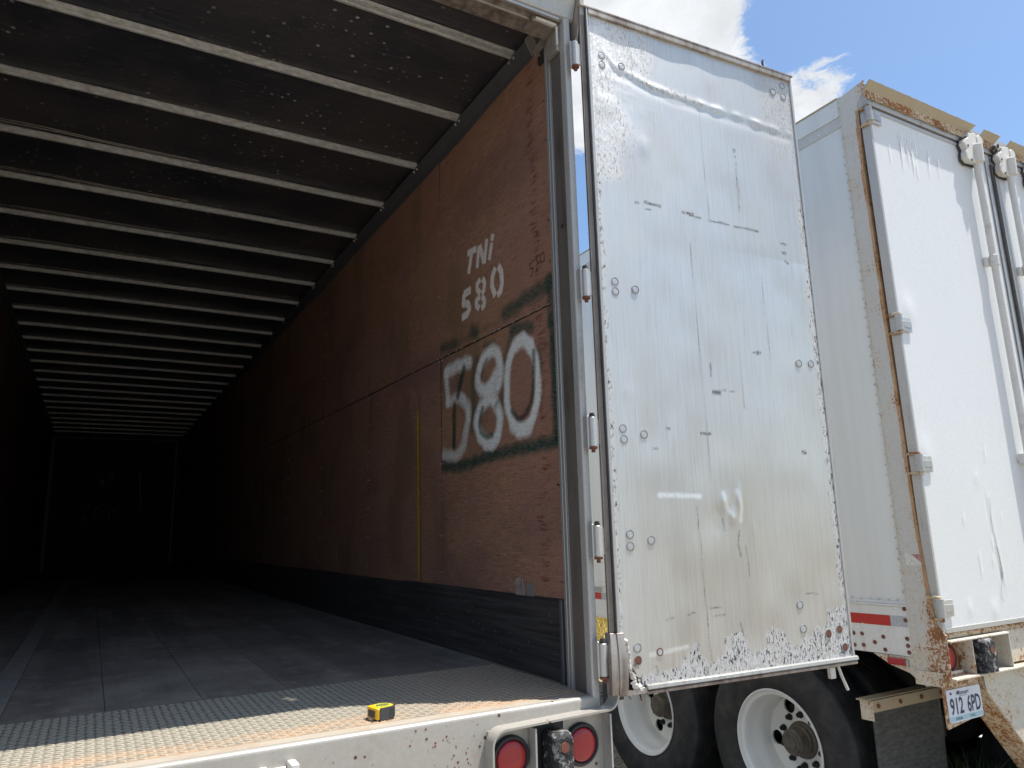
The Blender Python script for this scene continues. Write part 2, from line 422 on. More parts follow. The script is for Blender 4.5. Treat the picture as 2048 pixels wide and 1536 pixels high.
def m_tread(nt, b, co):
    sx = nd(nt, 'ShaderNodeSeparateXYZ', {0: co})
    big = noise(nt, co, 3.0, 6, 0.65)
    fine = noise(nt, co, 70.0, 4, 0.7)
    yy = mth(nt, 'ADD', sx.outputs[1], mth(nt, 'MULTIPLY', mth(nt, 'SUBTRACT', big, 0.5), 0.22))
    top = ramp(nt, sx.outputs[2], 1.2505, 1.2535)
    c = mixc(nt, top, (0.24, 0.22, 0.18), (0.56, 0.50, 0.38))
    rz = mth(nt, 'MULTIPLY', ramp(nt, yy, 0.22, 0.09), ramp(nt, noise(nt, scl(nt, co, (2.2, 6, 1)), 1.0, 4, 0.6), 0.30, 0.52))
    rz2 = ramp(nt, mth(nt, 'ADD', sx.outputs[0], mth(nt, 'MULTIPLY', mth(nt, 'SUBTRACT', big, 0.5), 0.8)), 0.45, 0.95, 0.0, 0.75)
    rc = mixc(nt, fine, (0.42, 0.24, 0.14), (0.64, 0.43, 0.26))
    c = mixc(nt, mth(nt, 'MAXIMUM', mth(nt, 'MULTIPLY', rz, 0.65), mth(nt, 'MULTIPLY', rz2, 0.4)), c, rc)
    c = mixc(nt, ramp(nt, fine, 0.58, 0.75, 0, 0.5), c, (0.09, 0.08, 0.07))
    setb(nt, b, col=c, rough=0.6, metal=0.15, spec=0.4, normal=bump(nt, fine, 0.0006, 0.6))

def m_bow(nt, b, co):
    n = noise(nt, scl(nt, co, (25, 60, 60)), 1.0, 5, 0.7)
    c = mixc(nt, ramp(nt, n, 0.3, 0.7), (0.64, 0.64, 0.61), (0.38, 0.38, 0.36))
    c = mixc(nt, ramp(nt, noise(nt, scl(nt, co, (3, 8, 8)), 1.0, 4), 0.5, 0.75, 0, 0.5), c, (0.36, 0.31, 0.26))
    setb(nt, b, col=c, rough=0.45, metal=0.2, normal=bump(nt, noise(nt, co, 180.0, 2, 0.5), 0.0012, 0.8))

def m_side(nt, b, co):
    """chalky white painted aluminium side sheet, slightly glossy and rippled"""
    st = noise(nt, scl(nt, co, (9, 9, 0.7)), 1.0, 5, 0.6)
    big = noise(nt, scl(nt, co, (1, 1.2, 0.8)), 1.0, 4, 0.55)
    c = mixc(nt, ramp(nt, st, 0.35, 0.75), (0.70, 0.71, 0.70), (0.64, 0.65, 0.635))
    c = mixc(nt, ramp(nt, big, 0.4, 0.7, 0, 0.4), c, (0.60, 0.61, 0.56))
    setb(nt, b, col=c, rough=0.30, spec=0.5, metal=0.15, normal=bump(nt, mth(nt, 'ADD', big, mth(nt, 'MULTIPLY', st, 0.03)), 0.01, 0.35))

def m_tape_refl(nt, b, co, col=(0.6, 0.03, 0.02)):
    vo = nd(nt, 'ShaderNodeTexVoronoi', {'Vector': co, 'Scale': 150.0})
    c = mixc(nt, ramp(nt, vo.outputs['Distance'], 0.1, 0.5), col, tuple(x * 0.7 for x in col))
    c = mixc(nt, ramp(nt, noise(nt, co, 26.0, 4, 0.7), 0.66, 0.70), c, (0.7, 0.66, 0.6))
    setb(nt, b, col=c, rough=0.3)

def m_tyre(nt, b, co):
    n = noise(nt, co, 9.0, 6, 0.7)
    c = mixc(nt, ramp(nt, n, 0.35, 0.75), (0.020, 0.021, 0.024), (0.055, 0.052, 0.05))
    c = mixc(nt, ramp(nt, noise(nt, co, 60.0, 4, 0.75), 0.6, 0.8, 0, 0.5), c, (0.10, 0.095, 0.09))
    setb(nt, b, col=c, rough=0.68, spec=0.35, normal=bump(nt, noise(nt, co, 120.0, 3), 0.0008, 0.6))

def m_ground(nt, b, co):
    vo = nd(nt, 'ShaderNodeTexVoronoi', {'Vector': co, 'Scale': 42.0})
    g = nd(nt, 'ShaderNodeSeparateColor', {0: vo.outputs['Color']}).outputs[0]
    c = mixc(nt, g, (0.34, 0.31, 0.27), (0.62, 0.56, 0.48))
    c = mixc(nt, ramp(nt, vo.outputs['Distance'], 0.3, 0.7), c, (0.09, 0.085, 0.08))
    c = mixc(nt, ramp(nt, noise(nt, co, 0.5, 5, 0.6), 0.4, 0.7, 0, 0.5), c, (0.47, 0.41, 0.33))
    sx = nd(nt, 'ShaderNodeSeparateXYZ', {0: co})
    # dry pasture takes over beyond the parking strip
    e = mth(nt, 'ADD', sx.outputs[0], mth(nt, 'MULTIPLY', noise(nt, co, 0.6, 4), 1.5))
    e2 = mth(nt, 'ADD', sx.outputs[1], mth(nt, 'MULTIPLY', noise(nt, co, 0.6, 4), 3.0))
    f = mth(nt, 'MULTIPLY', ramp(nt, e, 5.6, 6.4), ramp(nt, e2, 3.4, 4.4))
    dry = mixc(nt, noise(nt, co, 30.0, 4, 0.7), (0.46, 0.36, 0.10), (0.22, 0.20, 0.06))
    f2 = mth(nt, 'MAXIMUM', f, mth(nt, 'MAXIMUM', ramp(nt, sx.outputs[1], 22.0, 26.0), ramp(nt, sx.outputs[0], 16.0, 20.0)))
    c = mixc(nt, f2, c, dry)
    setb(nt, b, col=c, rough=0.95, spec=0.15, normal=bump(nt, mth(nt, 'SUBTRACT', 1.0, vo.outputs['Distance']), 0.012, 0.8))

def m_blade(nt, b, co, a=(0.08, 0.14, 0.03), d=(0.20, 0.27, 0.07)):
    ob = noise(nt, co, 7.0, 2)
    setb(nt, b, col=mixc(nt, ramp(nt, ob, 0.35, 0.65), a, d), rough=0.6)

def m_rubber_chewed(nt, b, co):
    n = noise(nt, co, 26.0, 6, 0.75, 0.4)
    w = ramp(nt, n, 0.50, 0.60)
    c = mixc(nt, w, (0.012, 0.013, 0.015), (0.30, 0.29, 0.28))
    c = mixc(nt, ramp(nt, noise(nt, co, 70.0, 3, 0.7), 0.5, 0.65, 0, 0.8), c, (0.02, 0.02, 0.022))
    setb(nt, b, col=c, rough=0.55, normal=bump(nt, n, 0.012, 1.0))

def m_lens(nt, b, co):
    vo = nd(nt, 'ShaderNodeTexVoronoi', {'Vector': co, 'Scale': 160.0})
    c = mixc(nt, ramp(nt, noise(nt, co, 40.0, 4, 0.7), 0.4, 0.8), (0.36, 0.006, 0.010), (0.22, 0.015, 0.020))
    setb(nt, b, col=c, rough=0.28, coat=0.4, normal=bump(nt, vo.outputs['Distance'], 0.0015, 0.5))

M = {}
M['ply'] = mat('plywood', m_ply)
M['ply_shaded'] = mat('shaded_plywood', m_ply, k=0.5)  # same plywood darkened; the left wall's grazing-light dimness is put into the colour
M['strip_dark'] = mat('dark_corner_strip', m_plain, col=(0.22, 0.22, 0.22), rough=0.7)
M['washer'] = mat('washer_ring', m_plain, col=(0.26, 0.25, 0.235), rough=0.6)
M['alu'] = mat('weathered_aluminium', m_alu)
M['roof'] = mat('roof_underside', m_roof)
M['scuff'] = mat('scuff_liner', m_rub, col=(0.058, 0.054, 0.052))
M['floor'] = mat('laminated_floor', m_floor)
M['floor_strip'] = mat('worn_floor_strip', m_plain, col=(0.32, 0.30, 0.275), rough=0.6)
M['tread'] = mat('checker_plate', m_tread)
M['bow'] = mat('galvanised_bow', m_bow)
M['side'] = mat('white_side_sheet', m_side)
M['sill'] = mat('sill_paint', m_paint, col=(0.41, 0.385, 0.345), dirt=(0.33, 0.275, 0.21), rough=0.38, metal=0.2, spots=0.15, streak=False)
M['post'] = mat('frame_paint', m_paint, col=(0.47, 0.46, 0.44), dirt=(0.22, 0.2, 0.18), rough=0.45, metal=0.3)
M['sill_top'] = mat('sill_top_dusty', m_paint, col=(0.40, 0.36, 0.30), dirt=(0.36, 0.24, 0.15), d0=.45, d1=.7, rough=0.6, streak=False)
M['post_dark'] = mat('grimy_post', m_paint, col=(0.135, 0.115, 0.105), dirt=(0.065, 0.055, 0.05), d0=0.4, d1=0.7, rough=0.7, spec=0.25, bmp=0.0012)
M['trim'] = mat('aluminium_trim', m_paint, col=(0.47, 0.465, 0.45), dirt=(0.26, 0.225, 0.19), rough=0.42, metal=0.55)
M['trim_brown'] = mat('tarnished_trim', m_paint, col=(0.42, 0.38, 0.34), dirt=(0.17, 0.13, 0.11), d0=0.42, d1=0.66, rough=0.48, metal=0.5)
M['trim_dark'] = mat('tarnished_dark_trim', m_paint, col=(0.24, 0.21, 0.185), dirt=(0.12, 0.095, 0.08), d0=0.42, d1=0.62, rough=0.55, metal=0.4)
M['gasket'] = mat('door_gasket', m_plain, col=(0.05, 0.045, 0.042), rough=0.7)
M['railgrey'] = mat('top_rail_grey', m_paint, col=(0.115, 0.115, 0.125), dirt=(0.06, 0.06, 0.065), rough=0.5, metal=0.3)
M['hinge'] = mat('hinge_zinc', m_paint, col=(0.55, 0.54, 0.52), dirt=(0.33, 0.27, 0.2), rough=0.4, metal=0.45)
M['bolt'] = mat('bolt_head', m_paint, col=(0.52, 0.525, 0.53), dirt=(0.4, 0.38, 0.34), rough=0.5, metal=0.6, streak=False)
M['bolt_rust'] = mat('bolt_rust', m_plain, col=(0.16, 0.06, 0.035), rough=0.85)
M['rust'] = mat('bare_rust', m_plain, col=(0.19, 0.07, 0.03), rough=0.9, var=0.5, vs=45, bmp=0.001)
M['white_door'] = mat('white_door_paint', m_paint, col=(0.72, 0.73, 0.73), dirt=(0.60, 0.59, 0.55), d0=0.6, d1=0.95, rough=0.35)
M['flake'] = mat('white_drips', m_plain, col=(0.86, 0.87, 0.88), rough=0.4, var=0.03)
M['white'] = mat('white_paint', m_paint, col=(0.70, 0.70, 0.68), dirt=(0.46, 0.42, 0.34), d0=0.5, d1=0.85, rough=0.4)
M['cast'] = mat('cast_white', m_paint, col=(0.66, 0.64, 0.60), dirt=(0.38, 0.33, 0.27), rough=0.5, streak=False)
M['rusty_white'] = mat('rusty_white_paint', m_paint, col=(0.60, 0.57, 0.49), dirt=(0.46, 0.38, 0.25), rust=True, r0=0.555, r1=0.60, rough=0.55)
M['rusty_heavy'] = mat('heavily_rusted_paint', m_paint, col=(0.55, 0.50, 0.40), dirt=(0.42, 0.33, 0.2), rust=True, r0=0.49, r1=0.54, rough=0.6, streak=False)
M['post_white'] = mat('post_white_paint', m_paint, col=(0.56, 0.55, 0.52), dirt=(0.50, 0.44, 0.33), d0=.5, d1=.8, rust=True, r0=0.60, r1=0.64, bias=True, rough=0.45)
M['visor'] = mat('sandy_header_plate', m_paint, col=(0.42, 0.36, 0.26), dirt=(0.30, 0.24, 0.16), rust=True, r0=0.60, r1=0.63, rough=0.7, streak=False)
M['rivet'] = mat('side_rivets', m_plain, col=(0.58, 0.59, 0.58), rough=0.35, metal=0.2)
M['railband'] = mat('grimy_rail_band', m_paint, col=(0.52, 0.52, 0.52), dirt=(0.38, 0.35, 0.33), rough=0.4)
M['tape_red'] = mat('reflective_red', m_tape_refl)
M['tape_white'] = mat('reflective_white', m_tape_refl, col=(0.55, 0.58, 0.62))
M['tyre'] = mat('tyre_rubber', m_tyre)
M['rim'] = mat('white_wheel_paint', m_plain, col=(0.72, 0.72, 0.70), rough=0.35, var=0.06, vs=6)
M['hub'] = mat('greasy_hub', m_plain, col=(0.10, 0.085, 0.07), rough=0.6, var=0.4)
M['black'] = mat('dark_steel', m_plain, col=(0.02, 0.02, 0.022), rough=0.6)
M['under'] = mat('undercarriage', m_plain, col=(0.035, 0.03, 0.03), rough=0.8)
M['flap'] = mat('mud_flap_rubber', m_rub, col=(0.060, 0.060, 0.062))
M['chewed'] = mat('chewed_rubber', m_rubber_chewed)
M['lens'] = mat('red_lens', m_lens)
M['rubber'] = mat('black_grommet', m_plain, col=(0.018, 0.018, 0.02), rough=0.5)
M['yellow_paint'] = mat('yellow_paint', m_plain, col=(0.50, 0.33, 0.03), rough=0.6, var=0.2)
M['pale_paint'] = mat('pale_paint', m_plain, col=(0.35, 0.3, 0.26), rough=0.6)
M['tape_yellow'] = mat('tape_case_yellow', m_plain, col=(0.80, 0.48, 0.02), rough=0.35, var=0.05)
M['tape_lime'] = mat('tape_label', m_plain, col=(0.50, 0.55, 0.06), rough=0.4, var=0.1)
M['tape_black'] = mat('tape_rubber', m_plain, col=(0.05, 0.05, 0.055), rough=0.6)
M['plate'] = mat('plate_white', m_plain, col=(0.62, 0.66, 0.72), rough=0.4, var=0.05)
M['plate_blue'] = mat('plate_pale_blue', m_plain, col=(0.35, 0.52, 0.60), rough=0.4, var=0.05)
M['ink'] = mat('ink', m_plain, col=(0.02, 0.025, 0.06), rough=0.5, var=0.1)
M['ink_green'] = mat('ink_green', m_plain, col=(0.03, 0.10, 0.11), rough=0.5, var=0.1)
M['sticker_red'] = mat('sticker_red', m_plain, col=(0.42, 0.10, 0.11), rough=0.5, var=0.3)
M['sticker'] = mat('sticker_paper', m_plain, col=(0.62, 0.60, 0.55), rough=0.5, var=0.1)
M['skinwood'] = mat('torn_core', m_plain, col=(0.06, 0.035, 0.025), rough=0.9, var=0.5, vs=60, bmp=0.002)
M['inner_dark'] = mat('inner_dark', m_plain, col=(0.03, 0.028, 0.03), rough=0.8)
M['ground'] = mat('gravel_and_pasture', m_ground)
M['blade'] = mat('green_blade', m_blade)
M['blade_dry'] = mat('dry_blade', m_blade, a=(0.50, 0.38, 0.10), d=(0.34, 0.27, 0.08))

# sprayed and stencilled marks on the plywood: (y, z) strokes, radius, strength
WHITE = [
  ([(1.342, 2.682),(1.216, 2.688),(1.061, 2.682)], 0.0442, 0.8),
  ([(1.336, 2.681),(1.331, 2.593),(1.319, 2.515)], 0.0345, 0.75),
  ([(1.319, 2.515),(1.171, 2.511),(1.091, 2.447),(1.075, 2.394),(1.106, 2.323),(1.142, 2.252),(1.226, 2.216),(1.375, 2.236)], 0.0386, 0.6),
  ([(1.171, 2.532),(1.068, 2.463),(1.07, 2.393)], 0.0290, 0.35),
  ([(0.772, 2.672),(0.853, 2.681),(0.924, 2.642),(0.958, 2.594),(0.954, 2.534),(0.871, 2.489),(0.779, 2.492),(0.738, 2.531),(0.73, 2.601),(0.772, 2.672)], 0.0400, 0.9),
  ([(0.86, 2.506),(0.808, 2.535),(0.777, 2.558)], 0.0414, 0.8),
  ([(0.841, 2.455),(0.926, 2.43),(0.976, 2.379),(0.977, 2.331),(0.931, 2.272),(0.85, 2.233),(0.78, 2.253),(0.748, 2.309),(0.746, 2.369),(0.782, 2.421),(0.841, 2.46),(0.86, 2.506)], 0.0400, 0.95),
  ([(0.931, 2.276),(0.85, 2.238),(0.77, 2.256)], 0.0414, 0.7),
  ([(0.518, 2.673),(0.581, 2.656),(0.635, 2.603),(0.661, 2.539),(0.669, 2.471),(0.668, 2.402),(0.643, 2.339),(0.6, 2.288),(0.54, 2.263),(0.471, 2.279),(0.418, 2.34),(0.398, 2.4),(0.394, 2.464),(0.406, 2.54),(0.443, 2.619),(0.518, 2.673)], 0.0345, 1.0),
  ([(0.572, 2.659),(0.518, 2.668),(0.451, 2.625)], 0.0414, 0.8),
  ([(0.609, 2.285),(0.54, 2.258),(0.48, 2.267)], 0.0442, 0.8),
]
GREEN = [
  ([(1.12, 2.658),(1.157, 2.603),(1.195, 2.526)], 0.03, 0.95),
  ([(1.238, 2.481),(1.247, 2.367),(1.249, 2.269)], 0.03, 0.95),
  ([(0.865, 2.654),(0.903, 2.623),(0.926, 2.578)], 0.015, 0.6),
  ([(0.916, 2.419),(0.944, 2.375),(0.946, 2.317),(0.89, 2.276),(0.819, 2.272)], 0.02, 0.8),
  ([(0.758, 2.422),(0.783, 2.407)], 0.02, 0.5),
  ([(0.419, 2.591),(0.424, 2.513),(0.433, 2.428),(0.457, 2.368),(0.502, 2.327),(0.563, 2.314),(0.624, 2.359)], 0.02, 0.85),
  ([(0.615, 2.725),(0.666, 2.634),(0.698, 2.561),(0.716, 2.489),(0.716, 2.387)], 0.035, 0.5),
  ([(0.605, 2.736),(0.524, 2.725),(0.438, 2.707)], 0.04, 0.7),
  ([(0.883, 2.728),(0.79, 2.711)], 0.03, 0.5),
  ([(0.972, 2.667),(1.013, 2.585),(1.011, 2.484),(1.007, 2.434),(1.032, 2.338)], 0.04, 0.5),
  ([(0.379, 2.578),(0.367, 2.51)], 0.04, 0.4),
  ([(1.418, 2.759),(1.42, 2.554),(1.426, 2.338),(1.421, 2.172)], 0.022, 0.85),
  ([(1.402, 2.175),(1.227, 2.16),(1.065, 2.16),(0.904, 2.173),(0.754, 2.177),(0.571, 2.179),(0.444, 2.178),(0.265, 2.178)], 0.04, 0.85),
  ([(0.261, 2.686),(0.261, 2.521),(0.26, 2.355),(0.261, 2.181)], 0.035, 0.85),
  ([(0.25, 2.86),(0.329, 2.854),(0.404, 2.85),(0.491, 2.848),(0.572, 2.835),(0.666, 2.833)], 0.05, 0.75),
  ([(0.272, 2.871),(0.27, 2.792),(0.273, 2.685)], 0.035, 0.7),
  ([(1.0, 2.832),(0.978, 2.821)], 0.05, 0.7),
  ([(1.447, 2.838),(1.213, 2.813),(1.046, 2.812),(0.726, 2.811)], 0.02, 0.25),
  ([(1.488, 2.831),(1.353, 2.828),(1.213, 2.814)], 0.04, 0.6),
]
STENCIL = [
  ([(1.047, 3.269),(0.952, 3.26)], 0.018),
  ([(1.004, 3.254),(1.039, 3.158)], 0.018),
  ([(0.918, 3.261),(0.942, 3.158)], 0.016),
  ([(0.909, 3.26),(0.867, 3.158)], 0.017),
  ([(0.833, 3.266),(0.862, 3.154)], 0.016),
  ([(0.782, 3.226),(0.809, 3.154)], 0.016),
  ([(0.767, 3.267),(0.779, 3.246)], 0.018),
  ([(1.021, 3.059),(1.098, 3.058)], 0.022),
  ([(1.098, 3.058),(1.108, 3.007),(1.052, 2.993),(1.036, 2.962),(1.065, 2.939),(1.122, 2.936)], 0.02),
  ([(0.914, 3.08),(0.947, 3.067),(0.948, 3.041),(0.918, 3.011)], 0.016),
  ([(0.919, 2.993),(0.956, 2.981),(0.957, 2.955),(0.93, 2.934)], 0.016),
  ([(0.883, 3.075),(0.863, 3.046),(0.872, 3.013),(0.894, 3.001)], 0.016),
  ([(0.893, 2.986),(0.868, 2.955),(0.873, 2.934),(0.899, 2.926)], 0.016),
  ([(0.752, 3.086),(0.781, 3.055),(0.788, 3.012),(0.76, 2.951)], 0.018),
  ([(0.716, 3.086),(0.691, 3.05),(0.686, 2.99),(0.702, 2.955),(0.73, 2.946)], 0.018),
]
BLACKPEN = [
  ([(0.387, 3.004),(0.425, 2.999),(0.422, 2.975),(0.396, 2.966),(0.403, 2.95),(0.425, 2.934)], 0.0028),
  ([(0.352, 3.015),(0.374, 3.004),(0.355, 2.979),(0.373, 2.958),(0.361, 2.945),(0.382, 2.943)], 0.0028),
  ([(0.303, 3.011),(0.336, 3.009),(0.334, 2.972),(0.302, 2.97),(0.303, 3.011)], 0.0028),
]
RUBS = [
  ([(0.995, 3.357),(0.926, 3.352)], 0.02, 0.35),
  ([(0.747, 3.257),(0.608, 3.258),(0.478, 3.246),(0.424, 3.257)], 0.07, 0.15),
  ([(0.815, 3.13),(0.692, 3.128)], 0.012, 0.35),
  ([(0.757, 3.266),(0.69, 3.175),(0.813, 3.178)], 0.12, 0.12),
  ([(1.437, 3.657),(1.273, 3.663)], 0.003, 0.4),
  ([(1.415, 3.38),(1.419, 3.123)], 0.003, 0.35),
  ([(1.413, 3.368),(1.252, 3.363)], 0.003, 0.3),
  ([(1.495, 3.604),(1.145, 3.58)], 0.003, 0.25),
  ([(1.416, 3.128),(1.309, 3.125)], 0.003, 0.3),
]

# ================================================================ SETTING: ground
FL = 1.25                                   # height of the open trailer's floor
g = MB(); n = 40
gv = []
for i in range(2):
    for j in range(2):
        gv.append(((-1500, 1500)[i], (-1500, 1500)[j], 0.0))
g.add(gv, [(0, 2, 3, 1)])
o = g.build('ground', M['ground']); o['kind'] = 'structure'

# ================================================================ OPEN TRAILER
TA = empty('open_trailer', (0, 0, 0), 'open empty semi trailer with brown plywood walls sprayed 580 and its rear door swung out', 'trailer')
WX, WL, LEN, ZR = 1.278, -1.222, 15.745, 4.077

def crown(x): return 0.004 * max(0.0, 1 - ((x - 0.03) / 1.25) ** 2)

# floor boards, steel threshold, sill
seams = [-1.222, -1.18 + 0.01, -0.877, -0.66, -0.57, -0.262, 0.05, 0.357, 0.664, 0.971, 1.276]
for a, b in zip(seams, seams[1:]):
    strip = abs(a + 0.66) < 0.01
    m = MB().box(a + 0.0009, b - 0.0009, 0.79, LEN, FL - 0.035, FL - (0.0 if strip else 0.0006 * random.random()))
    m.build('floor_board', M['floor_strip'] if strip else M['floor'], TA, bevel=0.0015, label='pale worn steel strip between the floor boards' if strip else None)
MB().box(-1.222, 1.276, 0.79, LEN, FL - 0.06, FL - 0.036).build('subfloor', M['inner_dark'], TA)

tp = MB().box(-1.19, 1.262, 0.070, 0.788, FL - 0.012, FL)
ny, nx = 30, 98
for j in range(ny):
    for i in range(nx):
        x = -1.170 + i * 0.0247 + random.uniform(-.0012, .0012); y = 0.086 + j * 0.0232 + 0.0022 * math.sin(i * 0.9) + random.uniform(-.0006, .0006)
        ang = R(15 + random.uniform(-3, 3)) if (i + j) % 2 else R(-15 + random.uniform(-3, 3))
        ca, sa = math.cos(ang), math.sin(ang)
        L, Wd, h = 0.0134, 0.0038, 0.0024
        pts = [(-L, 0), (-L * .45, -Wd), (L * .45, -Wd), (L, 0), (L * .45, Wd), (-L * .45, Wd)]
        lo = [(x + ca * a - sa * b, y + sa * a + ca * b, FL) for a, b in pts]
        hi = [(x + (ca * a - sa * b) * .72, y + (sa * a + ca * b) * .72, FL + h) for a, b in pts]
        tp.add(lo + hi, [(6, 7, 8, 9, 10, 11)] + [(k, (k + 1) % 6, 6 + (k + 1) % 6, 6 + k) for k in range(6)])
tp.build('tread_plate', M['tread'], TA)
MB().box(-1.19, 1.262, 0.021, 0.069, FL - 0.012, FL + 0.0005).build('sill_top', M['sill_top'], TA)
sl = MB()
prof = [(0.020, FL - 0.004), (0.020, FL + 0.001)]
for k in range(7):
    a = math.pi / 2 + k * (math.pi / 2) / 6
    prof.append((0.008 + 0.014 * math.cos(a), FL - 0.012 + 0.014 * math.sin(a)))
prof += [(-0.006, 0.96), (0.020, 0.96)]
sl.px(prof, -1.20, 1.238)
sl.build('rear_sill', M['sill'], TA, smooth='auto')

rf = MB()
for i in range(45):
    x, z = random.choice(((.60, 1.19), (.66, 1.17), (.74, 1.15), (.70, 1.12), (.3, 1.18)))
    x += random.gauss(0, .045); z = min(1.232, z + random.gauss(0, .022)); q = random.uniform(.0008, .0042)
    rf.cyl((x, -.0068 + (z - .96) * .0005, z), (x, -.0058, z), q, q * 1.1, n=7)
rf.build('rust_flecks', M['rust'], TA, kind='stuff')
# lock rod keeper bolted on the sill, just cut by the lower border
kp = MB()
kp.box(0.095, 0.118, -0.060, -0.007, 1.14, 1.205)
kp.box(0.172, 0.196, -0.060, -0.007, 1.14, 1.212)
kp.box(0.118, 0.172, -0.020, -0.007, 1.13, 1.198)
kk = kp.build('rod_keeper', M['cast'], TA, bevel=0.004, seg=2)
MB().cyl((0.145, -0.052, 1.10), (0.145, -0.052, 1.196), 0.021, 0.016, n=8).build('keeper_pin', M['cast'], kk, bevel=0.002)

# lamp box: folded rim running from the post foot round the lamps
def arc(cx, cz, r, a0, a1, n=7): return [(cx + r * math.cos(R(a0 + (a1 - a0) * i / (n - 1))), cz + r * math.sin(R(a0 + (a1 - a0) * i / (n - 1)))) for i in range(n)]
def strip_xz(name, path, t, y0, y1, m, parent, **kw):
    """sheet strip following an x-z path, thickness t to its right side"""
    inner = []
    for i, p in enumerate(path):
        a = path[max(i - 1, 0)]; b = path[min(i + 1, len(path) - 1)]
        d = Vector((b[0] - a[0], b[1] - a[1])).normalized()
        inner.append((p[0] + d.y * t, p[1] - d.x * t))
    mb = MB(); k = len(path)
    vs = []
    for y in (y0, y1):
        vs += [(p[0], y, p[1]) for p in path] + [(p[0], y, p[1]) for p in inner]
    fs = []
    for i in range(k - 1):
        fs += [(i, i + 1, k + i + 1, k + i), (2 * k + i, 3 * k + i, 3 * k + i + 1, 2 * k + i + 1), (i, 2 * k + i, 2 * k + i + 1, i + 1), (k + i, k + i + 1, 3 * k + i + 1, 3 * k + i)]
    fs += [(0, k, 3 * k, 2 * k), (k - 1, 3 * k - 1, 4 * k - 1, 2 * k - 1)]
    mb.add(vs, fs)
    return mb.build(name, m, parent, **kw)
path = [(1.292, 1.40), (1.292, 1.30), (1.291, 1.262)] + arc(1.241, 1.257, 0.050, 0, -80) + [(1.22, 1.2075), (1.0, 1.2035), (0.86, 1.201)] + arc(0.842, 1.156, 0.045, 90, 180) + [(0.797, 1.05), (0.797, 0.96)]
strip_xz('lamp_box_rim', path, 0.007, -0.062, -0.005, M['sill'], TA, smooth='auto')
lb = MB()
lb.box(0.948, 0.955, -0.058, -0.0065, 0.96, 1.1925)
lb.box(1.2475, 1.2545, -0.058, -0.0065, 0.985, 1.198)
lb.box(1.0, 1.2545, -0.058, -0.0065, 0.975, 0.982)
lb.build('lamp_box_divider', M['post'], TA, bevel=0.001)
MB().box(0.80, 0.947, -0.012, -0.0065, 0.96, 1.196).build('lamp_panel', M['sill'], TA)
MB().box(1.085, 1.247, -0.012, -0.0065, 0.984, 1.196).build('lamp_panel', M['sill'], TA)
MB().box(0.956, 1.084, -0.010, -0.0065, 0.96, 1.196).build('lamp_panel', M['black'], TA)
for cx, cz in ((0.876, 1.108), (1.151, 1.108)):
    t = MB().lathe((cx, -0.0125, cz), [(0.069, 0.0), (0.069, -0.010), (0.065, -0.016), (0.058, -0.018), (0.054, -0.012)], 40, 'y').build('tail_lamp', M['rubber'], TA, smooth='auto')
    MB().lathe((cx, -0.0225, cz), [(0.054, 0.0), (0.053, -0.005), (0.047, -0.009), (0.03, -0.0115), (0.001, -0.012)], 40, 'y').build('lens', M['lens'], t, smooth=True)
def chewed_bumper(x0, x1, y0, y1, z0, z1, name, parent, hole, tf=None):
    nu, nv = 26, 70
    mb = MB(tf)
    ringn = 40
    for k in range(nv + 1):
        t = k / nv; z = z0 + (z1 - z0) * t
        tap = 1 - 0.35 * max(0, (t - 0.9) / 0.1) ** 2
        for i in range(ringn):
            a = 2 * math.pi * i / ringn
            c, s_ = math.cos(a), math.sin(a)
            sx_ = math.copysign(abs(c) ** 0.38, c); sy_ = math.copysign(abs(s_) ** 0.38, s_)
            nz = math.sin(a * 5 + k * .41) * .5 + math.sin(a * 11 - k * .77) * .3 + random.uniform(-.5, .5)
            rr = 1 + 0.035 * nz
            mb.v.append(((x0 + x1) / 2 + (x1 - x0) / 2 * sx_ * rr * tap, (y0 + y1) / 2 + (y1 - y0) / 2 * sy_ * rr * tap, z + 0.002 * nz))
    for k in range(nv):
        for i in range(ringn):
            j = (i + 1) % ringn
            mb.f.append((k * ringn + i, k * ringn + j, (k + 1) * ringn + j, (k + 1) * ringn + i))
    mb.f.append(tuple(range(ringn))); mb.f.append(tuple(nv * ringn + i for i in range(ringn)))
    o = mb.build(name, M['chewed'], parent, smooth=True)
    h = MB(tf).cyl(hole, (hole[0], hole[1] + 0.02, hole[2]), 0.016, n=12)
    h.build('bolt', M['bolt_rust'], o)
    return o
chewed_bumper(0.992, 1.070, -0.105, -0.012, 0.95, 1.178, 'rubber_bumper', TA, (1.030, -0.1085, 1.135))

# right rear post: trim ribs, grimy inner face, bright rolled edge, narrow rear face
MB().pz([(1.222, .040), (1.264, .040), (1.2995, .088), (1.2995, .112), (1.222, .112)], FL, 3.925).build('rear_post', M['post_dark'], TA, bevel=0.002)
edge = MB()
pr_ = [(1.2265, 0.0395), (1.2185, 0.032)] + [(1.2265 + 0.008 * math.cos(R(180 + a)), 0.004 + 0.009 * math.sin(R(180 + a))) for a in range(0, 91, 18)] + [(1.246, -0.005), (1.262, 0.0395)]
edge.pz(pr_, 1.2055, 3.938)
edge.build('post_edge', M['post'], TA, smooth='auto')
tr = MB()
for y0, y1, x in ((0.1125, 0.122, 1.226), (0.122, 0.137, 1.2195), (0.137, 0.145, 1.2265), (0.145, 0.162, 1.2215), (0.162, 0.172, 1.228)):
    tr.box(x, 1.2995, y0 + .0003, y1 - .0003, FL, 3.90)
tr.build('post_trim', M['trim'], TA, bevel=0.0015)
hl = MB().cyl((1.2212, 0.072, 3.03), (1.230, 0.072, 3.03), 0.009, n=14).build('rivet_hole', M['black'], TA)
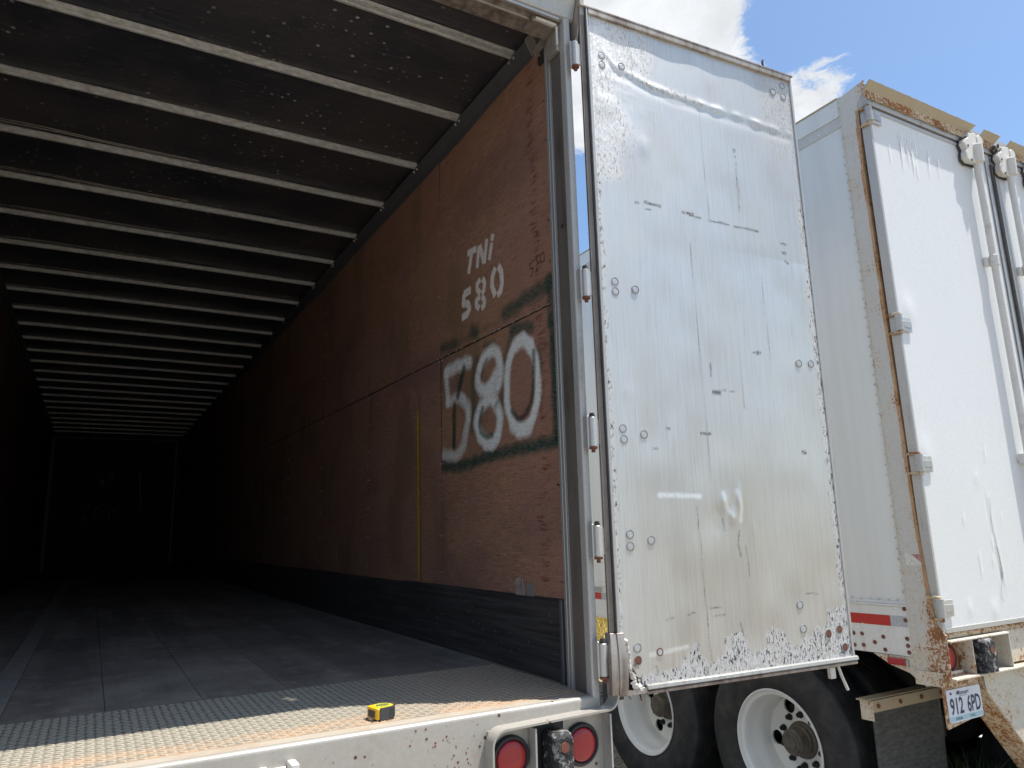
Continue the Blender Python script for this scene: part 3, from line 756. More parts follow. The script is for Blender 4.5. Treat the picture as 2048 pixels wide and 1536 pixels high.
# left rear post (outside the picture)
MB().box(-1.245, -1.165, 0.0, 0.16, FL, 3.938).build('rear_post', M['post'], TA, bevel=0.004)
MB().box(-1.22, -1.10, -0.05, -0.007, 0.96, 1.20).build('corner_block', M['sill'], TA, bevel=0.003)

# header
MB().box(-1.24, 1.222, 0.012, 0.148, 3.928, 4.16).build('rear_header', M['trim_brown'], TA, bevel=0.003)
hf = MB()
hf.px([(-0.005, 3.942), (0.011, 3.934), (0.011, 4.17), (-0.040, 4.17), (-0.046, 4.055), (-0.018, 3.985)], -1.25, 1.268)
hf.build('header_face', M['trim'], TA, bevel=0.002)
gt = MB()
gt.box(-1.2, 1.20, -0.001, 0.0115, 3.9215, 3.9335)
gt.box(-1.2, 1.185, 0.050, 0.058, 3.9195, 3.9275)
gt.build('header_groove', M['trim'], TA, bevel=0.001)
MB().px([(-0.046, 4.056), (-0.075, 4.050), (-0.080, 4.075), (-0.046, 4.085)], -1.25, 1.285).build('drip_edge', M['visor'], TA, bevel=0.002)
gs = MB()
gs.px([(-0.012, 3.80), (-0.052, 3.945), (-0.060, 4.17), (0.06, 4.17), (0.06, 3.90), (0.03, 3.80)], 1.2695, 1.2935)
gs.build('corner_gusset', M['trim_brown'], TA, bevel=0.003)
cg = MB()
cg.box(1.085, 1.2185, 0.028, 0.118, 3.902, 3.9275)
cg.box(1.2000, 1.2215, 0.030, 0.112, 3.80, 3.9015)
cg.build('corner_plate', M['trim_brown'], TA, bevel=0.004, seg=2)
MB().box(1.10, 1.20, 0.020, 0.030, 3.908, 3.920).box(1.196, 1.2035, 0.018, 0.0295, 3.82, 3.905).build('corner_seal', M['sticker'], TA, bevel=0.002)
# torn pocket where the top rail stops short of the post
hk = MB()
pts = [Vector((1.262, 0.15 + 0.10 * (t / 14), 3.905 + 0.10 * math.sin(t / 14 * 2.4))) for t in range(15)]
hk.tube([tuple(p) for p in pts], 0.011, 8)
hk.build('torn_bracket', M['rusty_heavy'], TA, smooth='auto')
MB().box(1.262, 1.288, 0.170, 0.285, 3.895, 4.02).build('torn_pocket', M['inner_dark'], TA, bevel=0.01)
MB().add([(1.258, .195, 3.945), (1.262, .24, 3.925), (1.256, .28, 3.94), (1.245, .29, 3.97), (1.24, .22, 3.985), (1.25, .19, 3.97), (1.268, .24, 3.95)],
         [(0, 1, 6), (1, 2, 6), (2, 3, 6), (3, 4, 6), (4, 5, 6), (5, 0, 6)]).build('torn_flange', M['trim_brown'], TA)

# walls
def paint_masks(P2, which):
    a = {}
    a['white'] = soft(P2, WHITE); a['green'] = soft(P2, GREEN[6:]); a['green_over'] = soft(P2, GREEN[:6])
    a['stencil'] = soft(P2, STENCIL, True); a['pen'] = soft(P2, [(p, r, 1) for p, r in BLACKPEN], True)
    a['rub'] = soft(P2, RUBS)
    return a
YE = [0.236, 1.411] + [1.411 + 1.2192 * k for k in range(1, 13)]
YE = [y for y in YE if y < LEN - .1] + [LEN]
def zseam(y): return 2.762 + 0.010 * min(y, 8)
for k, (a, b) in enumerate(zip(YE, YE[1:])):
    for lo in (True, False):
        rng = np.random.RandomState(k * 2 + lo)
        ph = rng.rand(4) * 6
        def fn(u, v, a=a, b=b, lo=lo, ph=ph):
            y = a + .0022 + (b - a - .0044) * u
            zs = 2.762 + 0.010 * np.minimum(y, 8)
            z0 = np.full_like(y, FL + .30) if lo else zs + .0015
            z1 = zs - .0045 if lo else np.full_like(y, 4.0)
            z = z0 + (z1 - z0) * v
            x = WX + 0.0025 * np.sin(y * 3.1 + ph[0]) * np.sin(z * 2.3 + ph[1]) + (0.0 if lo else -0.0035)
            return np.stack([x, y, z], 1)
        near = k == 0
        nu, nv = (235, 235) if near else (14, 14)
        o = grid('plywood_panel', M['ply'], TA, fn, nu, nv, None)
        me = o.data
        if near:
            P = np.empty(len(me.vertices) * 3, np.float32); me.vertices.foreach_get('co', P); P = P.reshape(-1, 3)
            for nm, val in paint_masks(P[:, 1:].astype(float), lo).items():
                at = me.attributes.new(nm, 'FLOAT', 'POINT'); at.data.foreach_set('value', val.astype(np.float32))
            o['label'] = 'plywood panel sprayed with a large white and green 580' if lo else 'plywood panel stencilled TNi 580 in white'
MB().box(1.2805, 1.2833, .236, LEN, FL, 4.0).build('wall_backing', M['inner_dark'], TA)
# chipped paint along the seam, batten and nail heads
cb = MB()
for i in range(70):
    y = random.uniform(.26, 1.5) if i < 55 else random.uniform(1.5, 3.5)
    w = random.uniform(.004, .022); z = zseam(y) + random.uniform(-.004, .003)
    cb.box(WX - .0065, WX - .004, y, y + w, z, z + random.uniform(.0015, .005))
cb.build('chipped_paint', M['pale_paint'], TA, kind='stuff')
nh = MB()
for yy in YE[:5]:
    for z in np.arange(1.62, 3.95, .19):
        for s_ in (-1, 1):
            y = yy + s_ * .014 + random.uniform(-.003, .003)
            if y < .25: y = .255
            nh.cyl((WX - .0052, y, z), (WX - .001, y, z), .0045, n=8)
nh.build('nail_heads', M['trim'], TA, kind='stuff')
# yellow stripe painted down the second panel
ys = MB(); zz = np.linspace(1.566, 2.545, 60); L_ = []; R_ = []
for i, z in enumerate(zz):
    w = .016 * min(1, .25 + (i + 1) / 9, .3 + (59 - i) / 5)
    c = 1.712 + .020 * (z - 1.6)
    L_.append((c - w + random.uniform(-.0035, .002), z)); R_.append((c + w + random.uniform(-.002, .003), z))
for i in range(59):
    ys.add([(WX - .0078, L_[i][0], zz[i]), (WX - .0078, R_[i][0], zz[i]), (WX - .0078, R_[i + 1][0], zz[i + 1]), (WX - .0078, L_[i + 1][0], zz[i + 1])], [(0, 1, 2, 3)])
ys.build('yellow_stripe', M['yellow_paint'], TA)
ps = MB()
for i in range(14):
    z = 2.545 + i * .008
    w = .006 * (1 - i / 18)
    c = 1.738 + .004 * math.sin(i)
    ps.add([(WX - .0078, c - w, z), (WX - .0078, c + w, z), (WX - .0078, c + w * .9, z + .0085), (WX - .0078, c - w * .9, z + .0085)], [(0, 1, 2, 3)])
for y, z, h, w in ((3.35, 1.58, .19, .045), (2.95, 1.58, .15, .016), (2.62, 1.60, .05, .012), (.585, 1.575, .055, .030), (.66, 1.57, .075, .010), (5.1, 2.1, .06, .03), (4.2, 2.0, .05, .03), (3.5, 2.02, .05, .02)):
    for i in range(8):
        t = i / 8
        ww = w * (1 - abs(t - .3)) * random.uniform(.5, 1)
        ps.add([(WX - .0074, y - ww / 2, z + h * t), (WX - .0074, y + ww / 2, z + h * t), (WX - .0074, y + ww / 2.3, z + h * (t + .12)), (WX - .0074, y - ww / 2.3, z + h * (t + .12))], [(0, 1, 2, 3)])
ps.build('paint_scrapes', M['pale_paint'], TA, kind='stuff')
# splintered patch by the scuff liner
sp = MB()
sp.box(WX - .006, WX - .0035, .47, .525, FL + .303, FL + .355)
sp.build('bare_patch', M['trim'], TA)
spl = MB()
for i in range(9):
    y = .54 + i * .009
    spl.box(WX - .0075, WX - .004, y, y + .004, FL + .303, FL + .33 + random.uniform(0, .05))
spl.build('splinters', M['pale_paint'], TA, kind='stuff')

# scuff liner along the foot of both walls
def scuff(xw, sgn, name='scuff_liner'):
    for a, b in ((.226, 3.05), (3.054, 6.1), (6.104, 9.15), (9.154, 12.4), (12.404, LEN)):
        def fn(u, v):
            y = a + (b - a) * u; z = FL + .001 + .306 * v
            d = .016 + .0030 * np.sin(v * 6.28 * 1.6 + .6) + .0012 * np.sin(v * 31 + np.sin(y * 2) * 2) + .003 * np.sin(y * 2.2) * np.sin(v * 3)
            d = d - .012 * (v > .985)
            return np.stack([xw - sgn * d, y, z], 1)
        grid(name, M['scuff'], TA, fn, 90 if a < 3 else 20, 70)
scuff(WX, 1); scuff(WL, -1)
ec = MB(); ec.box(1.236, 1.262, .205, .2255, FL + .001, FL + .31)
ec.build('liner_end_cap', M['railgrey'], TA, bevel=.003)
sm = MB()
for i in range(26):
    y = random.uniform(.3, 1.6); z = random.uniform(FL + .05, FL + .28)
    sm.cyl((WX - .0225, y, z), (WX - .018, y, z), .006, n=8)
sm.build('liner_screws', M['railgrey'], TA, kind='stuff')

# left wall, front wall, outer skins
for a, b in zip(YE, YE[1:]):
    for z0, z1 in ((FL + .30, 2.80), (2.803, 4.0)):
        MB().box(WL - .012, WL, a + .001, b - .001, z0, z1).build('plywood_panel', M['ply_shaded'], TA)
sk = MB()
sk.box(1.2835, 1.30, .113, LEN + .06, 1.02, 4.12); sk.box(-1.26, -1.236, .161, LEN + .06, 1.02, 4.12)
sk.box(-1.235, 1.283, LEN + .012, LEN + .06, 1.02, 4.12)
sk.build('outer_skin', M['side'], TA)
MB().box(-1.235, 1.283, 0.021, LEN, 1.02, FL - .062).build('underframe', M['under'], TA)
for x0, x1 in ((WL, WX),):
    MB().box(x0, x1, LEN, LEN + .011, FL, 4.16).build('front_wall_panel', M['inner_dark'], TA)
fs_ = MB()
fs_.box(-1.222, -1.165, LEN - .02, LEN, FL, 3.98); fs_.box(1.15, 1.185, LEN - .02, LEN, FL + .1, 4.0)
fs_.box(-1.15, 1.15, LEN - .015, LEN, 4.01, 4.03)
fs_.build('corner_strip', M['strip_dark'], TA)
fw = MB()
for i in range(70):
    cx, cz = random.choice(((-.19, 3.1), (-.15, 3.0), (-.25, 2.45), (.0, 2.4), (-.45, 2.42)))
    x = cx + random.gauss(0, .07); z = cz + random.gauss(0, .10); h = random.uniform(.02, .12)
    fw.box(x, x + random.uniform(.006, .018), LEN - .004, LEN - .001, z, z + h)
for i in range(12): fw.box(.45 + i * .006, .475 + i * .006, LEN - .004, LEN - .001, 3.25 - i * .065, 3.31 - i * .065)
fw.build('front_wall_scrapes', M['strip_dark'], TA, kind='stuff')

# top rails with rivet pairs
def toprail(x, s, y0, nm='top_rail'):
    m = MB()
    pts = [(x, 3.955), (x - s * .004, 3.962), (x - s * .010, 4.002), (x - s * .024, 4.008), (x - s * .050, 4.044), (x - s * .050, 4.050), (x, 4.075)]
    m.prism([(a, b) for a, b in pts], lambda a, b, k: (a, (y0, LEN)[k], b))
    return m.build(nm, M['railgrey'], TA, bevel=.001)
toprail(WX + .001, 1, .335); toprail(WL - .001, -1, .16)
MB().prism([(1.225, 4.056), (1.262, 3.985), (1.277, 3.985), (1.277, 4.08)], lambda a, b, k: (a, (.27, .334)[k], b)).build('rail_splice', M['trim_brown'], TA, bevel=.003)
rp = MB()
for k in range(25):
    y = .466 + .6096 * k
    for dy in (-.022, .022):
        rp.cyl((1.229, y + dy, 4.039), (1.2375, y + dy, 4.029), .0050, n=8)
rp.build('rail_rivets', M['trim'], TA, kind='stuff')

# roof skin and bows
def roof_fn(u, v):
    x = -1.24 + 2.52 * u; y = .148 + (LEN - .148) * v
    z = ZR + .004 * np.clip(1 - ((x - .03) / 1.25) ** 2, 0, 1) + .0035 * np.sin(y * 10.3 + x * 2) * np.sin(x * 3 + y) + .002 * np.sin(x * 9 + y * 3)
    return np.stack([x, y, z], 1)
grid('roof_skin', M['roof'], TA, roof_fn, 60, 300)
MB().box(-1.25, 1.29, .0, LEN + .06, 4.17, 4.19).build('roof_cover', M['side'], TA)
bw = MB(); nb = 28
sec = [(-.026, .0), (-.0125, .0), (-.0105, -.025), (-.005, -.028), (.005, -.028), (.0105, -.025), (.0125, .0), (.026, .0), (.026, .003), (-.026, .003)]
vs = []
for i in range(nb + 1):
    x = -1.20 + (1.242 + 1.20) * i / nb
    z = ZR - .006 + crown(x)
    vs += [(x, a, z + b) for a, b in sec]
k = len(sec)
fs = []
for i in range(nb):
    for j in range(k):
        fs.append((i * k + j, i * k + (j + 1) % k, (i + 1) * k + (j + 1) % k, (i + 1) * k + j))
fs += [tuple(range(k)), tuple(nb * k + j for j in range(k))]
bw.add(vs, fs)
bow0 = bw.build('roof_bow', M['bow'], TA, bevel=.0012)
bow0.location = (0, .466, 0)
for i in range(1, 25):
    c = bow0.copy(); COL.objects.link(c); c.parent = TA; c.location = (0, .466 + .6096 * i, 0)
# wrinkled sealant beads that sag beside the bows on the left
sb = MB()
for kb in range(3, 10):
    y = .466 + .6096 * kb
    for off, amp in ((.050, .02), (.065, .035)):
        pts = []
        for i in range(26):
            x = -1.2 + i * .05
            s_ = math.exp(-((x + .95) / .35) ** 2)
            pts.append((x, y - off - amp * s_ * math.sin((x + 1.2) * 2.2), ZR - .004 + crown(x)))
        sb.tube(pts, .0028, 5)
sb.build('sealant_bead', M['trim_brown'], TA, kind='stuff')

# wheels under the open trailer share the meshes made for the parked one (see below)

# hinges of the open door
def hinge(z, y=-.038, x=1.2455):
    h = MB().cyl((x, y, z - .055), (x, y, z + .055), .0140, n=20).build('hinge', M['hinge'], TA, smooth='auto', bevel=.0015)
    MB().cyl((x, y, z + .056), (x, y, z + .064), .0115, n=14).cyl((x, y, z + .064), (x, y, z + .071), .009, n=10).build('pin_head', M['gasket'], h)
    MB().cyl((x, y, z - .064), (x, y, z - .056), .015, .017, n=14).cyl((x, y, z - .076), (x, y, z - .064), .0075, n=8).build('pin_nut', M['bolt_rust'], h)
    MB().box(x + .002, x + .040, y - .008, y + .000, z - .048, z + .048).build('hinge_leaf', M['hinge'], h, bevel=.001)
    MB().box(x - .019, x - .006, y + .004, y + .033, z - .062, z + .062).build('hinge_bracket', M['hinge'], h, bevel=.003)
for z in (3.752, 2.755, 2.175, 1.778, 1.372): hinge(z)

# ---------------- the open door: u runs from the hinge to the free edge, d is the depth behind the lining
TH = -0.0541
D0 = Vector((1.282, -0.050, 0)); DU = Vector((math.cos(TH), math.sin(TH), 0)); DN = Vector((-math.sin(TH), math.cos(TH), 0))
def dt(p): return tuple(D0 + DU * p[0] + DN * p[1] + Vector((0, 0, p[2])))      # (u, depth, z)
ZB, ZT, UW = 1.250, 3.984, 1.201
DOOR = MB(dt).box(.030, UW - .006, .0085, .042, ZB + .03, ZT - .006).build('door', M['skinwood'], TA, label='open rear door showing its scratched aluminium lining, lower hinge corner torn')
def u_of_torn(z):
    return np.interp(z, [1.262, 1.275, 1.30, 1.33, 1.36, 1.40, 1.437, 1.45], [.128, .110, .090, .070, .068, .063, .058, .0])
def skin_pos(u, v):
    uu = .024 + (UW - .010 - .024) * u; z = ZB + .020 + (ZT - .026 - ZB - .020) * v
    d = np.zeros_like(uu)
    # long creased dent under the top edge, from the hinge side to the free side
    zc = np.interp(uu, [.1, .155, .334, .609, .906, 1.13], [3.80, 3.745, 3.70, 3.685, 3.675, 3.665])
    along = np.clip((uu - .08) / .08, 0, 1) * np.clip((1.19 - uu) / .05, 0, 1)
    d -= .0028 * (.55 + .9 * vnoise(np.stack([uu, z * .5], 1), 22, 9)) * np.exp(-((z - zc) / .016) ** 2) * along * (1 + .6 * np.sin(uu * 55) * (uu > .6) + .5 * np.sin(uu * 21))
    d += .0022 * np.exp(-((z - zc + .03) / .022) ** 2) * along
    for cu, cz, su, sz, a in ((.56, 1.92, .02, .03, -.006), (.60, 1.86, .015, .03, -.006), (.64, 1.93, .014, .05, -.006), (.70, 1.80, .012, .06, -.003), (.52, 1.84, .04, .05, .005), (.13, 2.33, .03, .03, -.0015), (.20, 3.42, .05, .10, -.004), (.28, 3.40, .03, .05, -.004), (.10, 3.55, .05, .05, -.004), (.60, 3.55, .2, .2, .0015), (.45, 2.6, .3, .4, .0015), (.9, 2.1, .25, .3, -.003)):
        d += a * np.exp(-((uu - cu) / su) ** 2 - ((z - cz) / sz) ** 2)
    d += .0008 * np.sin(uu * 9 + z * 2) * np.sin(z * 3.1) + .0010 * np.sin(uu * 23 + z)
    d += -.0012 * np.clip(vnoise(np.stack([uu, z], 1), 40, 5) - .4, 0, 1) * (np.clip(1 - ((uu - .12) / .3) ** 2 - ((z - 3.65) / .35) ** 2, 0, 1))
    P = D0[0] + DU[0] * uu + DN[0] * (np.minimum(d, .0035) + .001), D0[1] + DU[1] * uu + DN[1] * (np.minimum(d, .0035) + .001), z
    return np.stack(P, 1)
def skin_keep(c):
    uu = (c[:, 0] - D0[0]) / DU[0]
    rag = .004 * np.sin(c[:, 2] * 310) + .003 * np.sin(c[:, 2] * 733)
    return uu > u_of_torn(c[:, 2]) + rag * (c[:, 2] < 1.44)
NU, NV = 200, 450
ui, vi = np.meshgrid(np.arange(NU + 1) / NU, np.arange(NV + 1) / NV, indexing='ij')
uu = .024 + (UW - .034) * ui.ravel(); zz = ZB + .020 + (ZT - ZB - .046) * vi.ravel()
P2 = np.stack([uu, zz], 1)
nzr = np.random.RandomState(3)
def vnoise(P, s, seed):
    r = np.random.RandomState(seed).rand(256, 256)
    x = P[:, 0] * s; y = P[:, 1] * s
    xi = np.floor(x).astype(int); yi = np.floor(y).astype(int); fx = x - xi; fy = y - yi
    fx = fx * fx * (3 - 2 * fx); fy = fy * fy * (3 - 2 * fy)
    g_ = lambda a, b: r[a % 256, b % 256]
    return (g_(xi, yi) * (1 - fx) + g_(xi + 1, yi) * fx) * (1 - fy) + (g_(xi, yi + 1) * (1 - fx) + g_(xi + 1, yi + 1) * fx) * fy
nA = vnoise(P2, 9, 1); nB = vnoise(P2, 28, 2)
nn_ = .65 * nA + .35 * nB
hb_ = np.interp(uu, [0, .15, .22, .30, .38, .42, .47, .52, .60, .66, .75, .85, .95, 1.02, 1.08, 1.2], [.03, .05, .045, .08, .12, .06, .07, .13, .14, .10, .12, .11, .12, .15, .16, .18])
corr = np.clip((ZB + .02 + hb_ * (.45 + 1.1 * nn_) - zz) / .02, 0, 1)
tl = 1.25 * np.clip(1 - ((uu - .07) / .30) ** 2 - ((zz - 3.80) / .20) ** 2 + .9 * (nn_ - .5), 0, 1)
tl2 = np.clip(1 - ((uu - .05) / .20) ** 2 - ((zz - 3.45) / .26) ** 2 + 1.2 * (nn_ - .5), 0, 1)
le = np.clip((.045 + .02 * nB - uu) / .012, 0, 1) * .8
re_ = np.clip((uu - 1.165 + .03 * nB) / .02, 0, 1) * (.35 + .5 * (zz < 3.3))
tr_ = np.clip(1 - ((uu - 1.15) / .22) ** 2 - ((zz - 3.75) / .3) ** 2, 0, 1) * .35
dent = np.exp(-((zz - np.interp(uu, [.1, .334, .609, .906, 1.13], [3.78, 3.70, 3.685, 3.675, 3.665])) / .02) ** 2) * (uu < .62) * .6
corr = np.maximum.reduce([corr, np.clip(tl * 1.1, 0, 1) * .95, np.clip(tl2 * 1.2, 0, 1) * .95, le, re_, tr_, dent])
chalk = np.maximum.reduce([tl * .6, tl2 * .6, soft(P2, [([(.246, 1.942), (.36, 1.94), (.44, 1.937)], .012, .9), ([(.16, 1.372), (.25, 1.378), (.33, 1.385)], .010, .6), ([(.56, 1.95), (.57, 1.90), (.60, 1.86)], .012, .6), ([(.63, 1.96), (.645, 1.90), (.64, 1.84)], .012, .6)])])
grime = np.clip(np.interp(zz, [1.2, 1.9, 2.1, 2.6, 4], [.75, .6, .25, .1, .0]) + .5 * (nA - .5), 0, 1) * np.interp(uu, [0, .1, .2, 1.2], [.3, .5, 1, .9]) + np.clip((uu - .55) / .5, 0, 1) * .35 * (zz > 3.0)
MK = [([(.215, 3.136), (.235, 3.137)], .004), ([(.265, 3.146), (.345, 3.140)], .006), ([(.27, 3.116), (.29, 3.116)], .004), ([(.462, 3.137), (.52, 3.137)], .007), ([(.50, 3.128), (.56, 3.126)], .004), ([(.60, 3.124), (.66, 3.122)], .003), ([(.66, 3.125), (.72, 3.122)], .004), ([(.75, 3.120), (.80, 3.121)], .004), ([(.81, 3.122), (.888, 3.119)], .005),
      ([(.788, 3.50), (.79, 3.49)], .007), ([(.79, 3.47), (.792, 3.465)], .004), ([(.792, 3.44), (.788, 3.33), (.793, 3.30), (.787, 3.20)], .0022),
      ([(.792, 2.548), (.822, 2.556)], .004), ([(.812, 2.543), (.835, 2.552)], .004), ([(.55, 2.36), (.59, 2.36)], .009), ([(.60, 2.372), (.62, 2.372)], .003), ([(.64, 2.37), (.665, 2.371)], .003),
      ([(.548, 2.48), (.548, 2.43)], .004), ([(.30, 2.20), (.315, 2.199)], .004), ([(.47, 2.187), (.52, 2.186)], .006), ([(1.02, 2.127), (1.045, 2.122)], .008), ([(1.025, 3.085), (1.055, 3.083)], .004), ([(1.03, 3.04), (1.05, 3.04)], .007), ([(1.04, 3.00), (1.06, 2.99)], .005),
      ([(.418, 1.90), (.425, 1.75), (.424, 1.62), (.43, 1.52), (.434, 1.42), (.437, 1.33)], .0020), ([(.240, 1.487), (.275, 1.490)], .0022), ([(.34, 1.497), (.375, 1.504)], .0022), ([(.45, 1.513), (.50, 1.516)], .0024), ([(.47, 1.484), (.52, 1.484)], .0018), ([(.96, 1.54), (1.03, 1.535)], .0022),
      ([(.627, 1.80), (.615, 1.75), (.625, 1.70)], .003), ([(.55, 1.85), (.553, 1.80)], .003), ([(.655, 1.74), (.662, 1.62)], .002), ([(.595, 1.45), (.605, 1.40)], .003), ([(.23, 2.12), (.25, 2.119)], .004), ([(.19, 1.30), (.182, 1.33)], .003), ([(.60, 3.66), (.60, 3.40), (.61, 3.10)], .0009), ([(.49, 3.0), (.495, 2.7), (.50, 2.3), (.505, 2.0)], .0013), ([(.71, 2.65), (.712, 2.30)], .0008), ([(.88, 2.9), (.89, 2.5)], .0008)]
mark = soft(P2, [(p, r, 1) for p, r in MK], True)
grid('lining', M['alu'], DOOR, skin_pos, NU, NV, {'corr': corr, 'chalk': chalk, 'grime': grime, 'mark': mark}, skin_keep)

# curled white flap along the tear, exposed core, bent gasket strip
cf = MB(dt); zs_ = np.linspace(1.262, 1.44, 26); pv = []
for i, z in enumerate(zs_):
    ut = float(u_of_torn(z))
    w = .018 * (1 - i / 40) + random.uniform(0, .008)
    if z < 1.30: w += .014
    pv.append([(ut + .004, .002, z), (ut - w * .5, -.010 - random.uniform(0, .006), z - .004), (ut - w, -.004 - random.uniform(0, .006), z - .010)])
for a, b in zip(pv, pv[1:]):
    cf.add(a + b, [(0, 1, 4, 3), (1, 2, 5, 4)])
cf.build('torn_lining_edge', M['cast'], DOOR)
MB(dt).box(.020, .130, .010, .030, ZB + .006, 1.44).build('exposed_core', M['skinwood'], DOOR)
fb = MB(dt)
for i in range(22):
    a = (random.uniform(.03, .10), -.002, random.uniform(1.26, 1.35)); b_ = (a[0] + random.uniform(-.02, .035), -.010, a[2] + random.uniform(-.05, .01))
    fb.tube([a, b_], random.uniform(.001, .003), 4)
fb.build('fibres', M['skinwood'], DOOR, kind='stuff')

# edge trims (outer rubber channel, pale lip, brown lip)
for (u0, u1, d0, d1, z0, z1, mt) in ((-.014, .0085, -.001, .010, 1.46, ZT, 'trim_dark'), (.0088, .0135, -.006, .012, 1.46, ZT - .004, 'gasket'), (.0138, .0205, -.012, .020, 1.46, ZT - .008, 'trim'), (.0228, .032, -.004, .004, 1.46, ZT - .012, 'trim')):
    MB(dt).box(u0, u1, d0, d1, z0, z1).build('edge_trim', M[mt], DOOR, bevel=.0012)
bt = MB(dt)
for (u0, u1, d0, dz, mt) in ((-.014, .0085, -.004, 0, 'trim_brown'), (.0100, .036, -.012, 0, 'trim_brown')):
    q = MB(dt); n_ = 12; vs = []
    for i in range(n_ + 1):
        t = i / n_; z = 1.459 - .205 * t; sh = .012 * math.sin(t * 2.6) * (1 if u0 < 0 else .6); dd = d0 - .020 * math.sin(t * 2.8)
        vs += [(u0 - sh, dd, z), (u1 - sh * .5 + .006 * t, dd - .003, z), (u1 - sh * .5 + .006 * t, dd + .034, z), (u0 - sh, dd + .034, z)]
    fs = [(4 * i + j, 4 * i + (j + 1) % 4, 4 * i + 4 + (j + 1) % 4, 4 * i + 4 + j) for i in range(n_) for j in range(4)] + [(0, 1, 2, 3), (4 * n_, 4 * n_ + 1, 4 * n_ + 2, 4 * n_ + 3)]
    q.add(vs, fs).build('bent_edge_trim', M[mt], DOOR, bevel=.001)
fl = MB(dt); pp = [(.032, 1.452), (.020, 1.43), (.016, 1.40), (.004, 1.37), (-.002, 1.345), (-.010, 1.33)]
for (a, b), (c_, d_) in zip(pp, pp[1:]):
    w0 = .014
    fl.add([(a, -.016, b), (a + w0, -.008, b - .01), (c_ + w0, -.012, d_ - .012), (c_, -.022, d_)], [(0, 1, 2, 3)])
fl.build('torn_sealant', mat('greenish_sealant', m_plain, col=(0.34, 0.42, 0.38), rough=.6), DOOR)
# top edge: brown outer lip with an overhanging drip, and the pale inner lip
MB(dt).box(-.014, UW + .006, -.014, .030, ZT - .008, ZT).build('edge_trim', M['trim_brown'], DOOR, bevel=.0015)
MB(dt).box(.0235, UW - .008, -.0125, .006, ZT - .034, ZT - .0085).build('edge_trim', M['trim_brown'], DOOR, bevel=.002)
# free edge
MB(dt).box(UW - .0115, UW - .0035, -.004, .044, ZB + .02, ZT - .010).build('edge_trim', M['trim'], DOOR, bevel=.001)
MB(dt).box(UW - .003, UW + .006, -.001, .046, ZB + .012, ZT - .010).build('edge_trim', M['trim'], DOOR, bevel=.002)
# bottom edge channel
bp = [(-.004, ZB + .024), (-.012, ZB + .022), (-.016, ZB + .012), (-.014, ZB + .004), (-.004, ZB + .002), (.0, ZB - .008), (.044, ZB - .008), (.044, ZB + .024)]
q = MB(dt); q.prism([(-.004, ZB + .025), (-.013, ZB + .022), (-.015, ZB + .010), (-.006, ZB + .006), (.010, ZB + .006), (.010, ZB + .025)], lambda a, b, k: ((.13, UW + .010)[k], a, b)); q.build('edge_trim', M['trim'], DOOR, smooth='auto', bevel=.001)
q = MB(dt); q.prism([(-.004, ZB + .0055), (-.010, ZB + .001), (-.008, ZB - .008), (.044, ZB - .010), (.044, ZB + .024), (.0105, ZB + .0055)], lambda a, b, k: ((.13, UW + .008)[k], a, b)); q.build('edge_trim', M['trim_brown'], DOOR, bevel=.001)
q = MB(dt); q.prism([(-.010, ZB + .014), (-.012, ZB - .002), (.03, ZB - .008), (.044, ZB + .014)], lambda a, b, k: ((.012, .1295)[k], a, b)); q.build('edge_trim', M['trim_brown'], DOOR)
MB(dt).box(.012, .035, .0, .04, ZB - .015, ZB + .01).build('rubber_scrap', M['gasket'], DOOR, bevel=.002)

bolts = [(.088, 3.775, 0), (.088, 3.731, 0), (.188, 3.752, 0), (.093, 2.776, 0), (.093, 2.735, 0), (.190, 2.755, 0), (.092, 2.191, 0), (.095, 2.150, 0), (.189, 2.172, 0), (.098, 1.798, 0), (.097, 1.755, 0), (.193, 1.774, 0), (.103, 1.400, 0), (.102, 1.358, 1), (.201, 1.378, 2),
         (1.058, 2.522, 0), (1.133, 2.525, 0), (1.075, 3.868, 0), (1.140, 3.918, 0), (1.141, 3.858, 0), (.919, 1.496, 0), (.925, 1.402, 0), (1.064, 1.373, 1), (1.130, 1.385, 1), (1.152, 1.312, 1)]
for i, (u, z, ty) in enumerate(bolts):
    r = .0150 if u < .5 else .0155
    if ty == 2: r = .012
    prf = [(.0005, -.0010), (r * .5, -.0012), (r * .88, -.0012), (r * .97, -.0002), (r, .008)]
    b_ = MB(lambda p, u=u, z=z: dt((u + p[0], p[1], z + p[2]))).lathe((0, .0002, 0), prf, 20, 'y')
    b_.build('bolt', M['bolt_rust' if ty == 1 else 'bolt'], DOOR, smooth='auto', label='rusted bolt head' if ty == 1 else None)
    MB(lambda p, u=u, z=z: dt((u + p[0], p[1], z + p[2]))).lathe((0, -.0016, 0), [(r * .99, .0000), (r + .0019, .0000), (r + .0030, .006)], 20, 'y').build('washer', M['bolt_rust' if ty == 2 else 'washer'], DOOR)
# rivets on the outside of the bottom edge: latch tab, bent rod, small hook on the top edge
MB(dt).box(1.055, 1.085, .0, .02, ZB - .055, ZB - .009).build('hanging_tab', M['hinge'], DOOR, bevel=.003)
MB(dt).tube([(1.112, .012, ZB - .008), (1.122, .006, ZB - .05), (1.142, .0, ZB - .105)], .0065, 8).build('bent_rod', M['hinge'], DOOR, smooth='auto')
MB(dt).tube([(1.045, .01, ZT), (1.035, .008, ZT + .022), (1.030, .006, ZT + .038), (1.036, .006, ZT + .050)], .005, 7).cyl((1.05, .01, ZT), (1.05, .01, ZT + .013), .016, .008, n=10).build('top_hook', M['gasket'], DOOR, smooth='auto')
